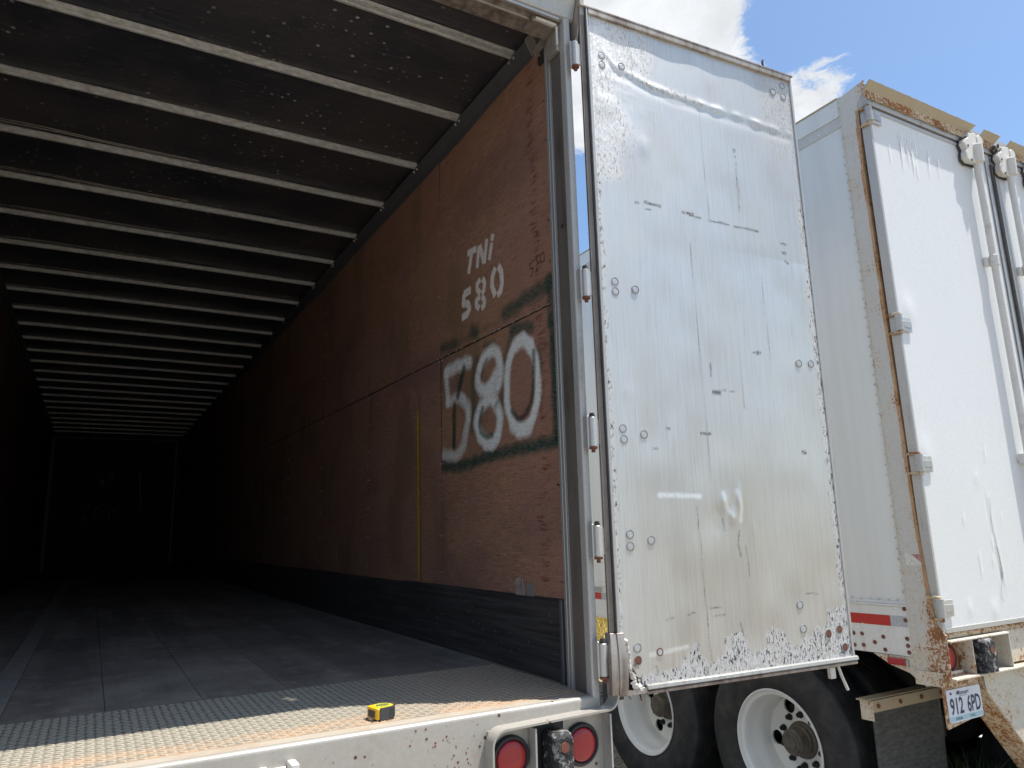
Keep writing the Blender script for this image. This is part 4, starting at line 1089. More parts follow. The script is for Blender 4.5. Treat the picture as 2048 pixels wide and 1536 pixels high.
# back of the door: lock rods so that it also reads from behind
for u in (.78, 1.08):
    MB(dt).cyl((u, .066, ZB + .05), (u, .066, ZT - .05), .017, n=14).build('lock_rod', M['hinge'], DOOR, smooth='auto')
MB(dt).box(.032, UW - .012, .0425, .0455, ZB + .03, ZT - .010).build('outer_skin', M['white_door'], DOOR)
MB(dt).box(.74, .80, .046, .052, 1.9, 2.0).box(1.04, 1.10, .046, .052, 1.9, 2.0).build('rod_clamp', M['hinge'], DOOR)

# ================================================================ PARKED TRAILER alongside
KS = 1.07                                  # the parts below are drawn at drawing size; real size is 1.07 times that
RB = Vector((3.21, 0.10, 0.0))
_piv = Vector((2.98, -.05, 1.33)); _th = -0.0105
def tfB(p):
    y, z = p[1] - _piv.y, p[2] - _piv.z
    q = (p[0], _piv.y + y * math.cos(_th) - z * math.sin(_th), _piv.z + y * math.sin(_th) + z * math.cos(_th))
    return (q[0] * KS + .0243 - RB.x, q[1] * KS + .157 - RB.y, q[2] * KS - .1272 - RB.z)
TB = empty('parked_trailer', RB, 'closed white semi trailer with rusty rear frame and Missouri plate parked beside the open one', 'trailer')
def B(): return MB(tfB)
XS, XE, YL = 2.980, 5.200, 15.2
for k in range(13):
    a = -.052 + 1.17 * k; b = a + 1.17
    if k == 0:
        def fs0(u, v):
            y = a + (b - a) * u; z = 1.45 + (3.90 - 1.45) * v
            x = XS + .0016 * np.sin(y * 4 + z) * np.sin(z * 1.7) + .001 * np.sin(z * 5.3)
            P = np.stack([x, y, z], 1)
            return np.array([tfB(p) for p in P])
        grid('side_panel', M['side'], TB, fs0, 16, 40)
    else:
        B().box(XS, XS + .004, a + .001, b - .0005, 1.45, 3.90).build('side_panel', M['side'], TB)
B().box(XE - .004, XE, -.05, YL, 1.45, 3.9).build('side_panel', M['side'], TB)
B().box(XS + .005, XE - .005, YL - .02, YL, 1.2, 4.03).build('front_wall', M['side'], TB)
B().box(XS + .006, XE - .006, -.14, YL, 4.02, 4.045).build('roof', M['side'], TB)
rv = B()
def rivet(mb, y, z, r=.0070, x=XS, h=.0028):
    mb.lathe((x, y, z), [(.0005, -h), (r * .6, -h * .85), (r, -.0002), (r, .002)], 10, 'x')
z = 1.500
while z < 3.87: rivet(rv, -.040, z); z += .0495
y = -.028
while y < 3.2:
    rivet(rv, y + .02, 1.4635, .007); y += .048
y = -.01
while y < 3.2:
    rivet(rv, y, 3.922, .0070, XS - .004); y += .049
rivet(rv, -.018, 4.02, .009, XS - .010); rivet(rv, -.020, 3.972, .009, XS - .010)
rv.build('rivets', M['rivet'], TB, smooth='auto', kind='stuff')
B().box(XS - .010, XS + .02, -.052, YL, 3.956, 4.056).build('top_rail', M['side'], TB, bevel=.002)
B().box(XS - .013, XS + .02, -.053, YL, 4.0565, 4.066).build('roof_drip', M['visor'], TB, bevel=.001)
B().box(XS - .0045, XS + .02, -.052, YL, 3.896, 3.9555).build('top_rail', M['railband'], TB, bevel=.001)
B().box(XS - .009, XS + .03, -.060, YL, 1.211, 1.432).build('bottom_rail', M['white'], TB, bevel=.002)
B().box(XS - .015, XS + .03, -.060, YL, 1.4325, 1.4415).box(XS - .006, XS + .03, -.06, YL, 1.4418, 1.456).build('bottom_rail_lip', M['white'], TB, bevel=.001)
B().box(XE - .02, XE + .009, -.06, YL, 1.211, 1.456).box(XE - .02, XE + .009, -.05, YL, 3.90, 4.06).build('bottom_rail', M['white'], TB)
tx = XS - .0105
B().box(tx, XS - .0092, -.047, .0345, 1.341, 1.389).build('reflective_tape', M['tape_white'], TB, label='white piece of reflective tape')
y = .035
while y < 5:
    B().box(tx, XS - .0092, y, y + .279, 1.341, 1.389).build('reflective_tape', M['tape_red'], TB, label='red piece of reflective tape')
    B().box(tx, XS - .0092, y + .2795, y + .459, 1.341, 1.389).build('reflective_tape', M['tape_white'], TB, label='white piece of reflective tape')
    y += .46
rb = B()
for yy, zz_ in [(.242, 1.292), (.195, 1.293), (.083, 1.288), (-.037, 1.290), (.243, 1.236), (.193, 1.240), (.131, 1.259), (.081, 1.230), (-.037, 1.259), (-.038, 1.230), (-.042, 1.423), (-.041, 1.372), (.34, 1.29), (.34, 1.235), (.5, 1.26)]:
    rb.cyl((XS - .0125, yy, zz_), (XS - .008, yy, zz_), .0095, n=12)
rb.build('rail_bolt_heads', M['bolt_rust'], TB, kind='stuff')
# data sticker seen through the gap
B().box(XS - .0107, XS - .0092, 2.30, 2.52, 1.39, 1.43).build('data_sticker', M['sticker'], TB)
sg = B()
for i in range(6): sg.box(XS - .0112, XS - .0108, 2.32, 2.32 + .1 + .07 * random.random(), 1.395 + i * .0055, 1.397 + i * .0055)
sg.build('sticker_print', M['ink'], TB, kind='stuff')

# rear corner post
outl = [(-.0555, 4.050), (-.160, 4.066), (-.215, 4.072), (-.215, 4.012), (-.166, 3.965), (-.150, 3.60), (-.157, 2.77), (-.163, 1.85), (-.178, 1.50), (-.190, 1.37), (-.225, 1.32), (-.222, 1.128), (-.185, 1.122), (-.102, 1.091), (-.073, 1.128), (-.0555, 1.215)]
B().px(outl, 2.964, 2.972).build('rear_post', M['post_white'], TB, bevel=.001)
B().box(2.9725, 3.03, -.150, -.056, 1.16, 4.06).build('post_core', M['inner_dark'], TB)
re = B(); pts = [(-.150, 3.60), (-.157, 2.77), (-.163, 1.85), (-.178, 1.50), (-.190, 1.372)]
pts = [(-.160, 3.93)] + pts
for (a, b), (c, d) in zip(pts, pts[1:]):
    nseg = 14
    for i in range(nseg):
        t0, t1 = i / nseg, (i + 1) / nseg
        y0, z0 = a + (c - a) * t0, b + (d - b) * t0; y1, z1 = a + (c - a) * t1, b + (d - b) * t1
        w = .009 + random.uniform(0, .004) + .006 * max(0, math.sin(z0 * 5.1) * math.sin(z0 * 13.7))
        re.add([(2.9622, y0 + w, z0), (2.9622, y0 - .002, z0), (2.990, y0 - .004, z0), (2.990, y0 + w, z0), (2.9622, y1 + w, z1), (2.9622, y1 - .002, z1), (2.990, y1 - .004, z1), (2.990, y1 + w, z1)],
               [(0, 1, 5, 4), (1, 2, 6, 5), (2, 3, 7, 6), (3, 0, 4, 7), (0, 1, 2, 3), (4, 5, 6, 7)])
re.build('rusted_edge', mat('orange_rust', m_paint, col=(0.50, 0.33, 0.20), dirt=(0.34, 0.17, 0.08), d0=.4, d1=.65, rust=True, r0=.50, r1=.58, rough=.8, streak=False), TB)
B().box(2.9628, 2.9638, -.060, -.070 + .004, 1.46, 4.0).build('post_seam', M['rusty_white'], TB)
sk_ = B().add([(2.9632, -.086, 1.676), (2.9632, -.166, 1.676), (2.9632, -.168, 1.622), (2.9632, -.088, 1.622)], [(0, 1, 2, 3)]).build('torn_sticker', M['sticker'], TB)
rs = B()
for i in range(9):
    yy = -.12 - i * .005; h = .004 + .0045 * i
    rs.add([(2.9627, yy, 1.672), (2.9627, yy - .0035, 1.672), (2.9627, yy - .0035, 1.672 - h), (2.9627, yy, 1.672 - h)], [(0, 1, 2, 3)])
rs.build('sticker_print', M['sticker_red'], sk_)
pits = B()
for i in range(46):
    zz_ = random.choice((random.uniform(1.15, 1.7), random.uniform(1.15, 3.4))); yy = random.uniform(-.155, -.07)
    h = random.uniform(.002, .009)
    pits.add([(2.9630, yy, zz_), (2.9630, yy - random.uniform(.0015, .004), zz_ - h * .3), (2.9630, yy - .001, zz_ - h * 1.6)], [(0, 1, 2)])
pits.build('chips', M['bolt_rust'], TB, kind='stuff')
B().box(5.15, XE + .01, -.16, -.05, 1.13, 4.06).build('rear_post', M['post_white'], TB)

# doors
XG = 4.092
def bdoor(x0, x1, lab):
    d = B()
    d.box(x0 + .004, x1 - .004, -.2005, -.168, 1.330, 3.922)
    D = d.build('door', M['gasket'], TB, label=lab)
    return D
DL = bdoor(2.966, XG - .008, 'left rear door, white with faded paint and a long crack'); DR = bdoor(XG + .010, 5.19, None)
for D, x0, x1 in ((DL, 2.966, XG - .008), (DR, XG + .010, 5.19)):
    def ff(u, v, x0=x0, x1=x1):
        x = x0 + .016 + (x1 - x0 - .032) * u; z = 1.345 + (3.905 - 1.345) * v
        y = -.2135 + .0008 * np.sin(x * 7 + z * 1.3) * np.sin(z * 3)
        y = y + .004 * np.exp(-((x - 3.49 - .012 * np.sin(z * 9)) / .006) ** 2) * (z > 1.5) * (z < 1.93) * (x0 < 3) - .004 * np.exp(-((x - 3.50 - .012 * np.sin(z * 9)) / .010) ** 2) * (z > 1.5) * (z < 1.93) * (x0 < 3)
        for cx, cz, s_, a_ in ((3.06, 2.84, .05, -.006), (3.03, 2.14, .05, -.005), (3.4, 1.4, .03, -.004), (3.2, 1.42, .02, -.004), (3.42, 2.02, .02, -.003)):
            y = y + a_ * np.exp(-((x - cx) / s_) ** 2 - ((z - cz) / (s_ * 1.3)) ** 2) * (x0 < 3)
        P = np.stack([x, y, z], 1)
        return np.array([tfB(p) for p in P])
    grid('door_skin', M['white_door'], D, ff, 90 if x0 < 3 else 20, 110 if x0 < 3 else 30)
    e = B(); e.box(x0, x0 + .0165, -.2165, -.170, 1.332, 3.920); e.box(x1 - .0165, x1, -.2165, -.170, 1.332, 3.920)
    e.box(x0 + .0168, x1 - .0168, -.2175, -.170, 3.897, 3.920); e.box(x0 + .0168, x1 - .0168, -.2180, -.170, 1.328, 1.350)
    e.build('door_edge', M['post'], D, bevel=.002)
B().box(XG - .0075, XG + .0095, -.205, -.17, 1.33, 3.93).build('door_seal', M['gasket'], TB)
B().tube([(XG - .02, -.222, 1.34), (XG - .018, -.224, 2.6), (XG - .022, -.223, 3.85)], .011, 8).build('door_seal', M['gasket'], TB, smooth='auto')
B().box(XG - .068, XG - .030, -.2225, -.2185, 1.34, 3.90).build('door_edge', M['trim'], DL, bevel=.001)
B().box(XG + .018, XG + .055, -.2225, -.2185, 1.34, 3.90).build('door_edge', M['trim'], DR, bevel=.001)
ck = B(); pz = [(3.501, 1.925), (3.497, 1.88), (3.484, 1.80), (3.484, 1.76), (3.497, 1.72), (3.494, 1.69), (3.501, 1.655), (3.505, 1.60), (3.508, 1.56), (3.500, 1.53), (3.477, 1.507), (3.470, 1.46), (3.474, 1.43)]
for i, ((a, b), (c, d)) in enumerate(zip(pz, pz[1:])):
    w = .0045 if 4 < i < 9 else .0018
    ck.add([(a - w / 2, -.2190, b), (a + w / 2, -.2190, b), (c + w / 2, -.2190, d), (c - w / 2, -.2190, d)], [(0, 1, 2, 3)])
ck.build('crack', M['gasket'], DL)
pf = B()
for i in range(26):
    x = random.choice((3.1, 3.2, 3.27, 3.33, 3.45, 3.5, 3.55)) + random.gauss(0, .03); zz_ = random.uniform(3.70, 3.88) if i < 20 else random.uniform(1.5, 2.2)
    h = random.uniform(.03, .12)
    pf.add([(x, -.2192, zz_), (x + .006, -.2192, zz_), (x + .007, -.2196, zz_ - h), (x + .002, -.2194, zz_ - h * .9)], [(0, 1, 2, 3)])
pf.build('paint_flakes', M['flake'], DL, kind='stuff')
# hinges
for z in (3.868, 2.757, 2.083, 1.437):
    h = B().cyl((2.955, -.226, z - .040), (2.955, -.226, z + .040), .0175, n=16).build('hinge', M['post'], DL, smooth='auto')
    B().px([(-.232, z - .050), (-.205, z - .052), (-.166, z - .050), (-.166, z - .040), (-.232, z - .0405)], 2.946, 2.964).build('hinge_strap', M['rusty_heavy'], h, bevel=.002)
    B().px([(-.232, z + .050), (-.205, z + .054), (-.166, z + .050), (-.166, z + .040), (-.232, z + .0405)], 2.946, 2.964).build('hinge_strap', M['rusty_heavy'], h, bevel=.002)
    B().box(2.974, 3.056, -.2245, -.2185, z - .040, z + .034).build('hinge_plate', M['hinge'], h, bevel=.002)
    B().box(2.985, 3.050, -.2290, -.2248, z - .020, z + .014).build('hinge_pad', M['trim'], h, bevel=.003)
    B().cyl((2.955, -.226, z - .058), (2.955, -.226, z - .0405), .010, n=8).build('hinge_pin', M['rusty_heavy'], h)
# lock rods, cam keepers, clamps
for (x, D) in ((3.868, DL), (4.215, DR), (4.55, DR)):
    r = B().cyl((x, -.252, 1.28), (x, -.252, 3.86), .0185, n=20).build('lock_rod', M['cast'] if x < 4 else M['white'], D, smooth='auto')
    dx = x - 3.868
    ol = [(3.845, 3.985), (3.915, 4.000), (3.945, 3.985), (3.968, 3.950), (3.955, 3.905), (3.938, 3.86), (3.935, 3.806), (3.815, 3.796), (3.786, 3.815), (3.790, 3.850), (3.804, 3.875), (3.783, 3.905), (3.800, 3.935), (3.835, 3.950)]
    ol = [(a + dx - .035, b - .012) for a, b in ol]
    B().py(ol, -.226, -.219).build('keeper_plate', M['gasket'], r)
    ol2 = [(3.868 + dx + (a - 3.868 - dx) * .97, 3.88 + (b - 3.88) * .97 + .004) for a, b in ol]
    B().py(ol2, -.262, -.2265).build('cam_keeper', M['cast'], r, bevel=.006, seg=2)
    B().cyl((x, -.264, 3.80), (x, -.266, 3.905), .027, .030, n=16).build('cam_sleeve', M['cast'], r, smooth='auto', bevel=.003)
    B().box(x - .045, x + .005, -.250, -.222, 3.93, 3.985).cyl((x + .045, -.268, 3.95), (x + .045, -.225, 3.95), .030, n=14).build('cam_hook', M['cast'], r, bevel=.003)
    for bx, bz in ((-.103, 3.885), (-.090, 3.80), (.006, 3.966)):
        B().cyl((x + bx + .02, -.2645, bz), (x + bx + .02, -.2605, bz), .007, n=10).build('keeper_bolt', M['gasket'], r)
    B().box(x - .048, x - .010, -.236, -.219, 3.185, 3.235).build('rod_clamp', M['cast'], r, bevel=.003)
    B().cyl((x, -.252, 3.185), (x, -.252, 3.245), .0245, n=18).build('rod_clamp', M['cast'], r, smooth='auto', bevel=.003)
    B().box(x - .04, x + .04, -.248, -.219, 2.1, 2.15).build('rod_clamp', M['cast'], r, bevel=.003)
dk = B()
for cx in (3.80, 4.15):
    for i in range(10):
        a = (cx + random.uniform(-.02, .05), -.225 - random.uniform(0, .02), 3.93 + random.uniform(-.01, .05))
        dk.tube([a, (a[0] + random.uniform(-.05, .03), a[1] - .01, a[2] + random.uniform(-.02, .02))], random.uniform(.003, .008), 5)
dk.build('grease_and_debris', M['gasket'], TB, kind='stuff')
# header with leaning rain visor
B().box(2.966, XE, -.222, -.056, 3.932, 4.050).build('rear_header', M['post'], TB, bevel=.002)
def visor(x0, x1, sk=0.0):
    p = B(); n_ = 40
    lowz = []
    vs = []
    for i in range(n_ + 1):
        x = x0 + (x1 - x0) * i / n_
        ex = 1 - i / n_
        jag = random.uniform(-.002, .002)
        jb = random.uniform(-.003, .003)
        xt = x + (sk * (i / n_))
        vs += [(x, -.2235, 3.960 + jb), (x, -.2300, 3.960 + jb), (x, -.235, 3.995), (xt, -.270, 4.035 + jag), (xt, -.266, 4.039 + jag), (x, -.2235, 4.003)]
    fs = []
    for i in range(n_):
        for j in range(6):
            fs.append((6 * i + j, 6 * i + (j + 1) % 6, 6 * i + 6 + (j + 1) % 6, 6 * i + 6 + j))
    fs += [tuple(range(6)), tuple(6 * n_ + j for j in range(6))]
    p.add(vs, fs)
    o = p.build('rain_visor', M['visor'], TB)
    q = B()
    vs = []
    for i in range(n_ + 1):
        x = x0 + .002 + (x1 - x0 - .004) * i / n_; jb = random.uniform(-.005, .003)
        vs += [(x, -.2312, 3.9590 + jb), (x, -.2365, 3.998 + random.uniform(-.002, .006))]
    q.add(vs, [(2 * i, 2 * i + 1, 2 * i + 3, 2 * i + 2) for i in range(n_)])
    q.build('rust_lip', M['rusty_heavy'], o)
visor(2.935, 3.862, .030); visor(3.985, 4.130, .02); visor(4.265, 5.22)

# rear sill, lamp box
B().box(2.975, XE, -.200, -.10, 1.300, 1.324).build('rear_sill', M['rusty_heavy'], TB, bevel=.003)
B().box(3.452, XE, -.196, -.10, 1.150, 1.2995).build('rear_sill', M['rusty_white'], TB, bevel=.003)
lbx = B()
lbx.box(2.9725, 3.452, -.236, -.160, 1.290, 1.2985)
lbx.box(2.9725, XE, -.240, -.160, 1.132, 1.141)
lbx.box(3.443, 3.4515, -.234, -.160, 1.1415, 1.2895)
lbx.box(3.146, 3.152, -.230, -.160, 1.1415, 1.2895)
lbx.build('lamp_box', M['rusty_white'], TB, bevel=.002)
B().box(2.973, 3.443, -.1595, -.150, 1.1415, 1.2895).build('lamp_panel', M['rusty_heavy'], TB)
for cx in (3.040, 3.315):
    t = B().lathe((cx, -.160, 1.216), [(.066, 0.0), (.066, -.012), (.062, -.017), (.056, -.017), (.053, -.012)], 36, 'y').build('tail_lamp', M['rubber'], TB, smooth='auto')
    B().lathe((cx, -.171, 1.216), [(.053, 0), (.052, -.005), (.04, -.010), (.001, -.012)], 36, 'y').build('lens', M['lens'], t, smooth=True)
chewed_bumper(3.180, 3.285, -.262, -.165, 1.146, 1.287, 'rubber_bumper', TB, (3.24, -.264, 1.24), tfB)
B().px([(-.056, 1.21), (.145, 1.209), (.06, 1.165), (-.03, 1.14), (-.085, 1.095)], 2.968, 2.973).build('corner_bracket', M['rusty_white'], TB, bevel=.001)
ml = B().box(2.953, 2.9675, -.022, .068, 1.170, 1.201).build('side_marker', M['lens'], TB, bevel=.005, seg=2)
B().box(2.957, 2.9678, -.034, -.023, 1.166, 1.196).build('marker_bracket', M['post'], ml)
# guard leg and bar
B().py([(3.262, 1.131), (3.95, 1.131), (3.95, .55), (3.745, .55), (3.516, .788), (3.273, 1.05)], -.190, -.183).build('guard_leg', M['rusty_white'], TB, bevel=.001)
B().add([(3.262, -.1905, 1.131), (3.262, -.06, 1.131), (3.273, -.06, 1.05), (3.273, -.1905, 1.05), (3.745, -.06, .55), (3.745, -.1905, .55)], [(0, 1, 2, 3), (3, 2, 4, 5)]).build('guard_leg_flange', M['rusty_heavy'], TB)
B().box(3.40, 4.75, -.20, -.10, .44, .549).build('guard_bar', M['rusty_white'], TB, bevel=.004)
B().py([(4.45, 1.131), (4.92, 1.131), (4.9, 1.05), (4.66, .788), (4.43, .55), (4.25, .55)], -.190, -.183).build('guard_leg', M['rusty_white'], TB)
# licence plate
B().py([(2.945, 1.135), (3.005, 1.15), (3.22, 1.145), (3.222, .962), (2.95, .930), (2.942, .938)], -.1875, -.182).build('plate_bracket', M['rusty_heavy'], TB, bevel=.001)
B().box(2.957, 3.12, -.187, -.06, 1.10, 1.16).build('bracket_fold', M['rusty_white'], TB)
px0, px1, pz0, pz1 = 2.962, 3.222, .953, 1.088
def rr(x0, x1, z0, z1, r, n=5):
    return arc(x1 - r, z1 - r, r, 0, 90, n) + arc(x0 + r, z1 - r, r, 90, 180, n) + arc(x0 + r, z0 + r, r, 180, 270, n) + arc(x1 - r, z0 + r, r, 270, 360, n)
LP = B().py(rr(px0, px1, pz0, pz1, .012), -.1905, -.1880).build('licence_plate', M['plate'], TB, bevel=.0006)
B().box(px0 + .004, px1 - .004, -.1911, -.1906, pz0 + .005, pz0 + .024).build('plate_band', M['plate_blue'], LP)
B().cyl((px0 + .030, -.1925, pz1 - .016), (px0 + .030, -.1905, pz1 - .016), .006, n=10).build('plate_bolt', M['bolt_rust'], LP)
def text(s, x, z, w, h, m, parent, y=-.1915, off=0.0, slant=0.0, name='lettering'):
    cu = bpy.data.curves.new(name, 'FONT'); cu.body = s; cu.size = 1.0; cu.offset = off; cu.shear = slant; cu.resolution_u = 3
    to = bpy.data.objects.new('tmp', cu)
    me = bpy.data.meshes.new_from_object(to)
    co = [v.co.copy() for v in me.vertices]
    x0 = min(c.x for c in co); x1 = max(c.x for c in co); y0 = min(c.y for c in co); y1 = max(c.y for c in co)
    for v, c in zip(me.vertices, co):
        v.co = Vector(tfB((x + (c.x - x0) / (x1 - x0) * w, y, z + (c.y - y0) / (y1 - y0) * h)))
    me.name = name; me.materials.clear(); me.materials.append(m)
    bpy.data.objects.remove(to)
    o = bpy.data.objects.new(name, me); COL.objects.link(o); o.parent = parent
    return o
text('912', px0 + .016, pz0 + .030, .098, .070, M['ink'], LP, off=.018)
text('6PD', px0 + .146, pz0 + .030, .102, .070, M['ink'], LP, off=.018)
text('Missouri', px0 + .072, pz1 - .026, .096, .018, M['ink'], LP, slant=.3, off=.006)
text('SHOW-ME STATE', px0 + .092, pz1 - .034, .056, .005, M['ink'], LP)
text('PERM', px0 + .045, pz0 + .008, .048, .011, M['ink_green'], LP, off=.01)
text('TRL', px0 + .150, pz0 + .008, .050, .011, M['ink_green'], LP, off=.01)
# mud flap
mf = B(); n_ = 14
def ffl(u, v):
    x = 3.035 + .555 * u; z = .16 + (.945 - .16) * v
    y = .238 + .012 * np.sin(x * 9 + z * 2) * (1 - v) + .02 * (1 - v) ** 2
    return np.array([tfB(p) for p in np.stack([x, y, z], 1)])
fo = grid('mud_flap', M['flap'], TB, ffl, 20, 24)
md = fo.modifiers.new('solid', 'SOLIDIFY'); md.thickness = .008
B().box(3.025, 3.62, .222, .2285, .918, .972).box(2.99, 3.62, .2287, .29, .9725, .980).build('flap_bracket', M['visor'], TB, bevel=.001)
B().box(3.018, 3.0245, .224, .29, .880, .972).build('flap_bracket_end', M['rusty_white'], TB)
for x in (3.06, 3.235, 3.41, 3.58):
    B().cyl((x, .2160, .945), (x, .2222, .945), .011, n=8).build('flap_bolt', M['bolt_rust'], TB)

# undercarriage
uc = B()
uc.box(2.995, 5.185, -.05, YL, 1.212, 1.25)
for x0 in (3.68, 4.42): uc.box(x0, x0 + .09, .10, 2.7, .90, 1.21)
for yy in (.86, 2.02): uc.cyl((3.45, yy, .632), (4.7, yy, .632), .065, n=14)
for yy in (.25, 1.44, 2.55): uc.box(3.68, 4.51, yy, yy + .08, .92, 1.12)
for x0 in (3.62, 4.50): uc.box(x0, x0 + .08, .3, 2.7, .70, .80)
uc.box(3.15, 3.25, 11.6, 11.75, .14, 1.21); uc.box(4.95, 5.05, 11.6, 11.75, .14, 1.21)
uc.build('undercarriage', M['under'], TB)
bc = B()
for yy in (.60, 1.76): bc.cyl((3.9, yy, .80), (3.9, yy + .18, .80), .085, n=18)
bc.build('brake_chamber', M['black'], TB, smooth='auto')

# wheels
def wheel_meshes():
    S = lambda p: (p[0] * KS, p[1] * KS, p[2] * KS)
    half = [(.281, .016), (.296, .010), (.312, .001), (.345, -.012), (.385, -.018), (.420, -.014), (.447, -.004), (.466, .008), (.480, .014), (.4865, .022), (.4885, .034)]
    tread = []
    x = .034
    for w, gap in ((.030, .008), (.034, .009), (.036, .009), (.034, .008)):
        x += w; tread += [(.4915, x), (.480, x + .001), (.480, x + gap - .001), (.4915, x + gap)]; x += gap
    W_ = x + .030 + .034
    half = [(r if r < .43 else r + .014, t) for r, t in half]; tread = [(r + .014, t) for r, t in tread]
    other = [(r, W_ - t) for r, t in reversed(half)]
    ty = MB(S).lathe((0, 0, 0), half + tread + other, 96, 'x')
    # shoulder and sidewall rings
    rim = MB(S)
    rim.lathe((0, 0, 0), [(.284, .020), (.2945, .010), (.2965, .003), (.2930, -.002), (.2880, -.001), (.2840, .006), (.2800, .016), (.2640, .024), (.2600, .034), (.2560, .060), (.2510, .095), (.2470, .102), (.2440, .112), (.2370, .128), (.2330, .150), (.2325, .190), (.2320, .212)], 80, 'x')
    # wheel disc with hand holes
    bm = bmesh.new()
    def ring(cy, cz, r, n):
        vs = [bm.verts.new((.210 * KS, (cy + r * math.cos(2 * math.pi * i / n)) * KS, (cz + r * math.sin(2 * math.pi * i / n)) * KS)) for i in range(n)]
        return [bm.edges.new((vs[i], vs[(i + 1) % n])) for i in range(n)]
    ed = ring(0, 0, .2320, 80) + ring(0, 0, .080, 32)
    holes = []
    for k in range(5):
        a = R(-7 + 72 * k); holes.append((.186 * math.cos(a), .186 * math.sin(a)))
        ed += ring(holes[-1][0], holes[-1][1], .040, 24)
    bmesh.ops.triangle_fill(bm, edges=ed, use_beauty=True)
    bm.verts.index_update()
    b0 = len(rim.v)
    rim2 = MB()
    rim2.v = [tuple(v.co) for v in bm.verts]; rim2.f = [tuple(v.index for v in f.verts) for f in bm.faces]
    bm.free()
    tmp = MB(); tmp.v = [S(p) for p in rim.v] + rim2.v; tmp.f = rim.f + [tuple(i + len(rim.v) for i in f) for f in rim2.f]
    for hy, hz in holes:
        t2 = MB(S).lathe((.210, hy, hz), [(.040, 0), (.041, .014)], 24, 'x')
        b1 = len(tmp.v); tmp.v += [S(p) for p in t2.v]; tmp.f += [tuple(i + b1 for i in f) for f in t2.f]
    # raised ring on the disc
    t3 = MB(S).lathe((0, 0, 0), [(.170, .1582), (.166, .152), (.110, .150), (.100, .156)], 48, 'x')
    hub = MB(S).lathe((0, 0, 0), [(.100, .209), (.096, .196), (.085, .190), (.082, .176), (.074, .170), (.072, .125), (.068, .117), (.060, .115), (.056, .107), (.040, .105), (.037, .099), (.001, .098)], 40, 'x')
    nuts = MB(S)
    for k in range(10):
        a = R(18 + 36 * k); y, z = .134 * math.cos(a), .134 * math.sin(a)
        nuts.cyl((.209, y, z), (.202, y, z), .019, n=12); nuts.cyl((.202, y, z), (.184, y, z), .0150, n=6); nuts.cyl((.184, y, z), (.176, y, z), .008, n=8)
    inner = MB(S); inner.v = [(p[0] + .33, p[1], p[2]) for p in ty.v]; inner.f = ty.f
    back = MB(S).lathe((0, 0, 0), [(.05, .235), (.20, .26), (.215, .40), (.215, .50), (.05, .50)], 36, 'x')
    return ty, tmp, hub, nuts, inner, back
ty, rimb, hubb, nutb, innb, backb = wheel_meshes()
def make_wheel(parent, loc, flip=False):
    w = rimb.build('wheel', M['rim'], parent, smooth='auto')
    w.location = loc
    if flip: w.rotation_euler = (0, 0, math.pi)
    ty.build('tyre', M['tyre'], w, smooth='auto')
    innb.build('inner_tyre', M['tyre'], w, smooth='auto')
    hubb.build('hub', M['hub'], w, smooth='auto')
    nutb.build('lug_nuts', M['black'], w, kind='stuff')
    backb.build('brake_drum', M['under'], w, smooth='auto')
    return w
w0 = make_wheel(TB, tfB((3.048, .868, .632)))
def copy_wheel(parent, loc, ang=0.0, spin=0.0):
    w = w0.copy(); COL.objects.link(w); w.parent = parent; w.location = loc; w.rotation_euler = (spin, 0, ang)
    for ch in w0.children:
        c = ch.copy(); COL.objects.link(c); c.parent = w
copy_wheel(TB, tfB((3.048, 2.020, .632)), 0, R(22))
for yy in (.868, 2.010): copy_wheel(TB, tfB((5.14, yy, .632)), math.pi)
for yy in (4.0, 5.25):
    copy_wheel(TA, (-1.165, yy, .54)); copy_wheel(TA, (1.225, yy, .54), math.pi)
MB().cyl((-1.1, 4.0, .527), (1.16, 4.0, .527), .07).cyl((-1.1, 5.25, .527), (1.16, 5.25, .527), .07).box(-.45, -.35, 3, 6.5, .7, 1.02).box(.40, .50, 3, 6.5, .7, 1.02).box(-.7, -.6, 12, 12.15, 0, 1.02).box(.65, .75, 12, 12.15, 0, 1.02).build('running_gear', M['under'], TA)

# ================================================================ TAPE MEASURE on the sill
TM = empty('tape_measure', (.462, .118, FL + .0036), 'yellow and black tape measure lying on the checker plate at the trailer opening', 'tape measure')
TM.rotation_euler = (0, 0, R(12))
H = .036
body = [(.0, -.033), (.036, -.035)] + [(.036 + .036 * math.cos(R(a)), .035 * math.sin(R(a))) for a in range(-80, 81, 10)] + [(.036, .035), (.002, .033), (-.003, .028), (-.003, -.028)]
MB().pz(body, .002, H).build('case', M['tape_yellow'], TM, bevel=.004, seg=3)
ring = MB(); nn2 = 26
outer = [(.006, -.0362), (.020, -.0368)] + [(.036 + .0385 * math.cos(R(a)), .0372 * math.sin(R(a))) for a in range(-84, 85, 7)] + [(.020, .0368), (.006, .0362)]
inner_ = [(.006, -.033), (.020, -.033)] + [(.036 + .034 * math.cos(R(a)), .033 * math.sin(R(a))) for a in range(-84, 85, 7)] + [(.020, .033), (.006, .033)]
k = len(outer); vs = []
for z in (0.0, H + .001): vs += [(a, b, z) for a, b in outer] + [(a, b, z) for a, b in inner_]
fs = []
for i in range(k - 1):
    fs += [(i, i + 1, 2 * k + i + 1, 2 * k + i), (k + i, 3 * k + i, 3 * k + i + 1, k + i + 1), (2 * k + i, 2 * k + i + 1, 3 * k + i + 1, 3 * k + i), (i, k + i, k + i + 1, i + 1)]
fs += [(0, 2 * k, 3 * k, k), (k - 1, 2 * k - 1, 4 * k - 1, 3 * k - 1)]
ring.add(vs, fs)
rg_ = ring.build('rubber_grip', M['tape_black'], TM, smooth='auto')
rl = MB()
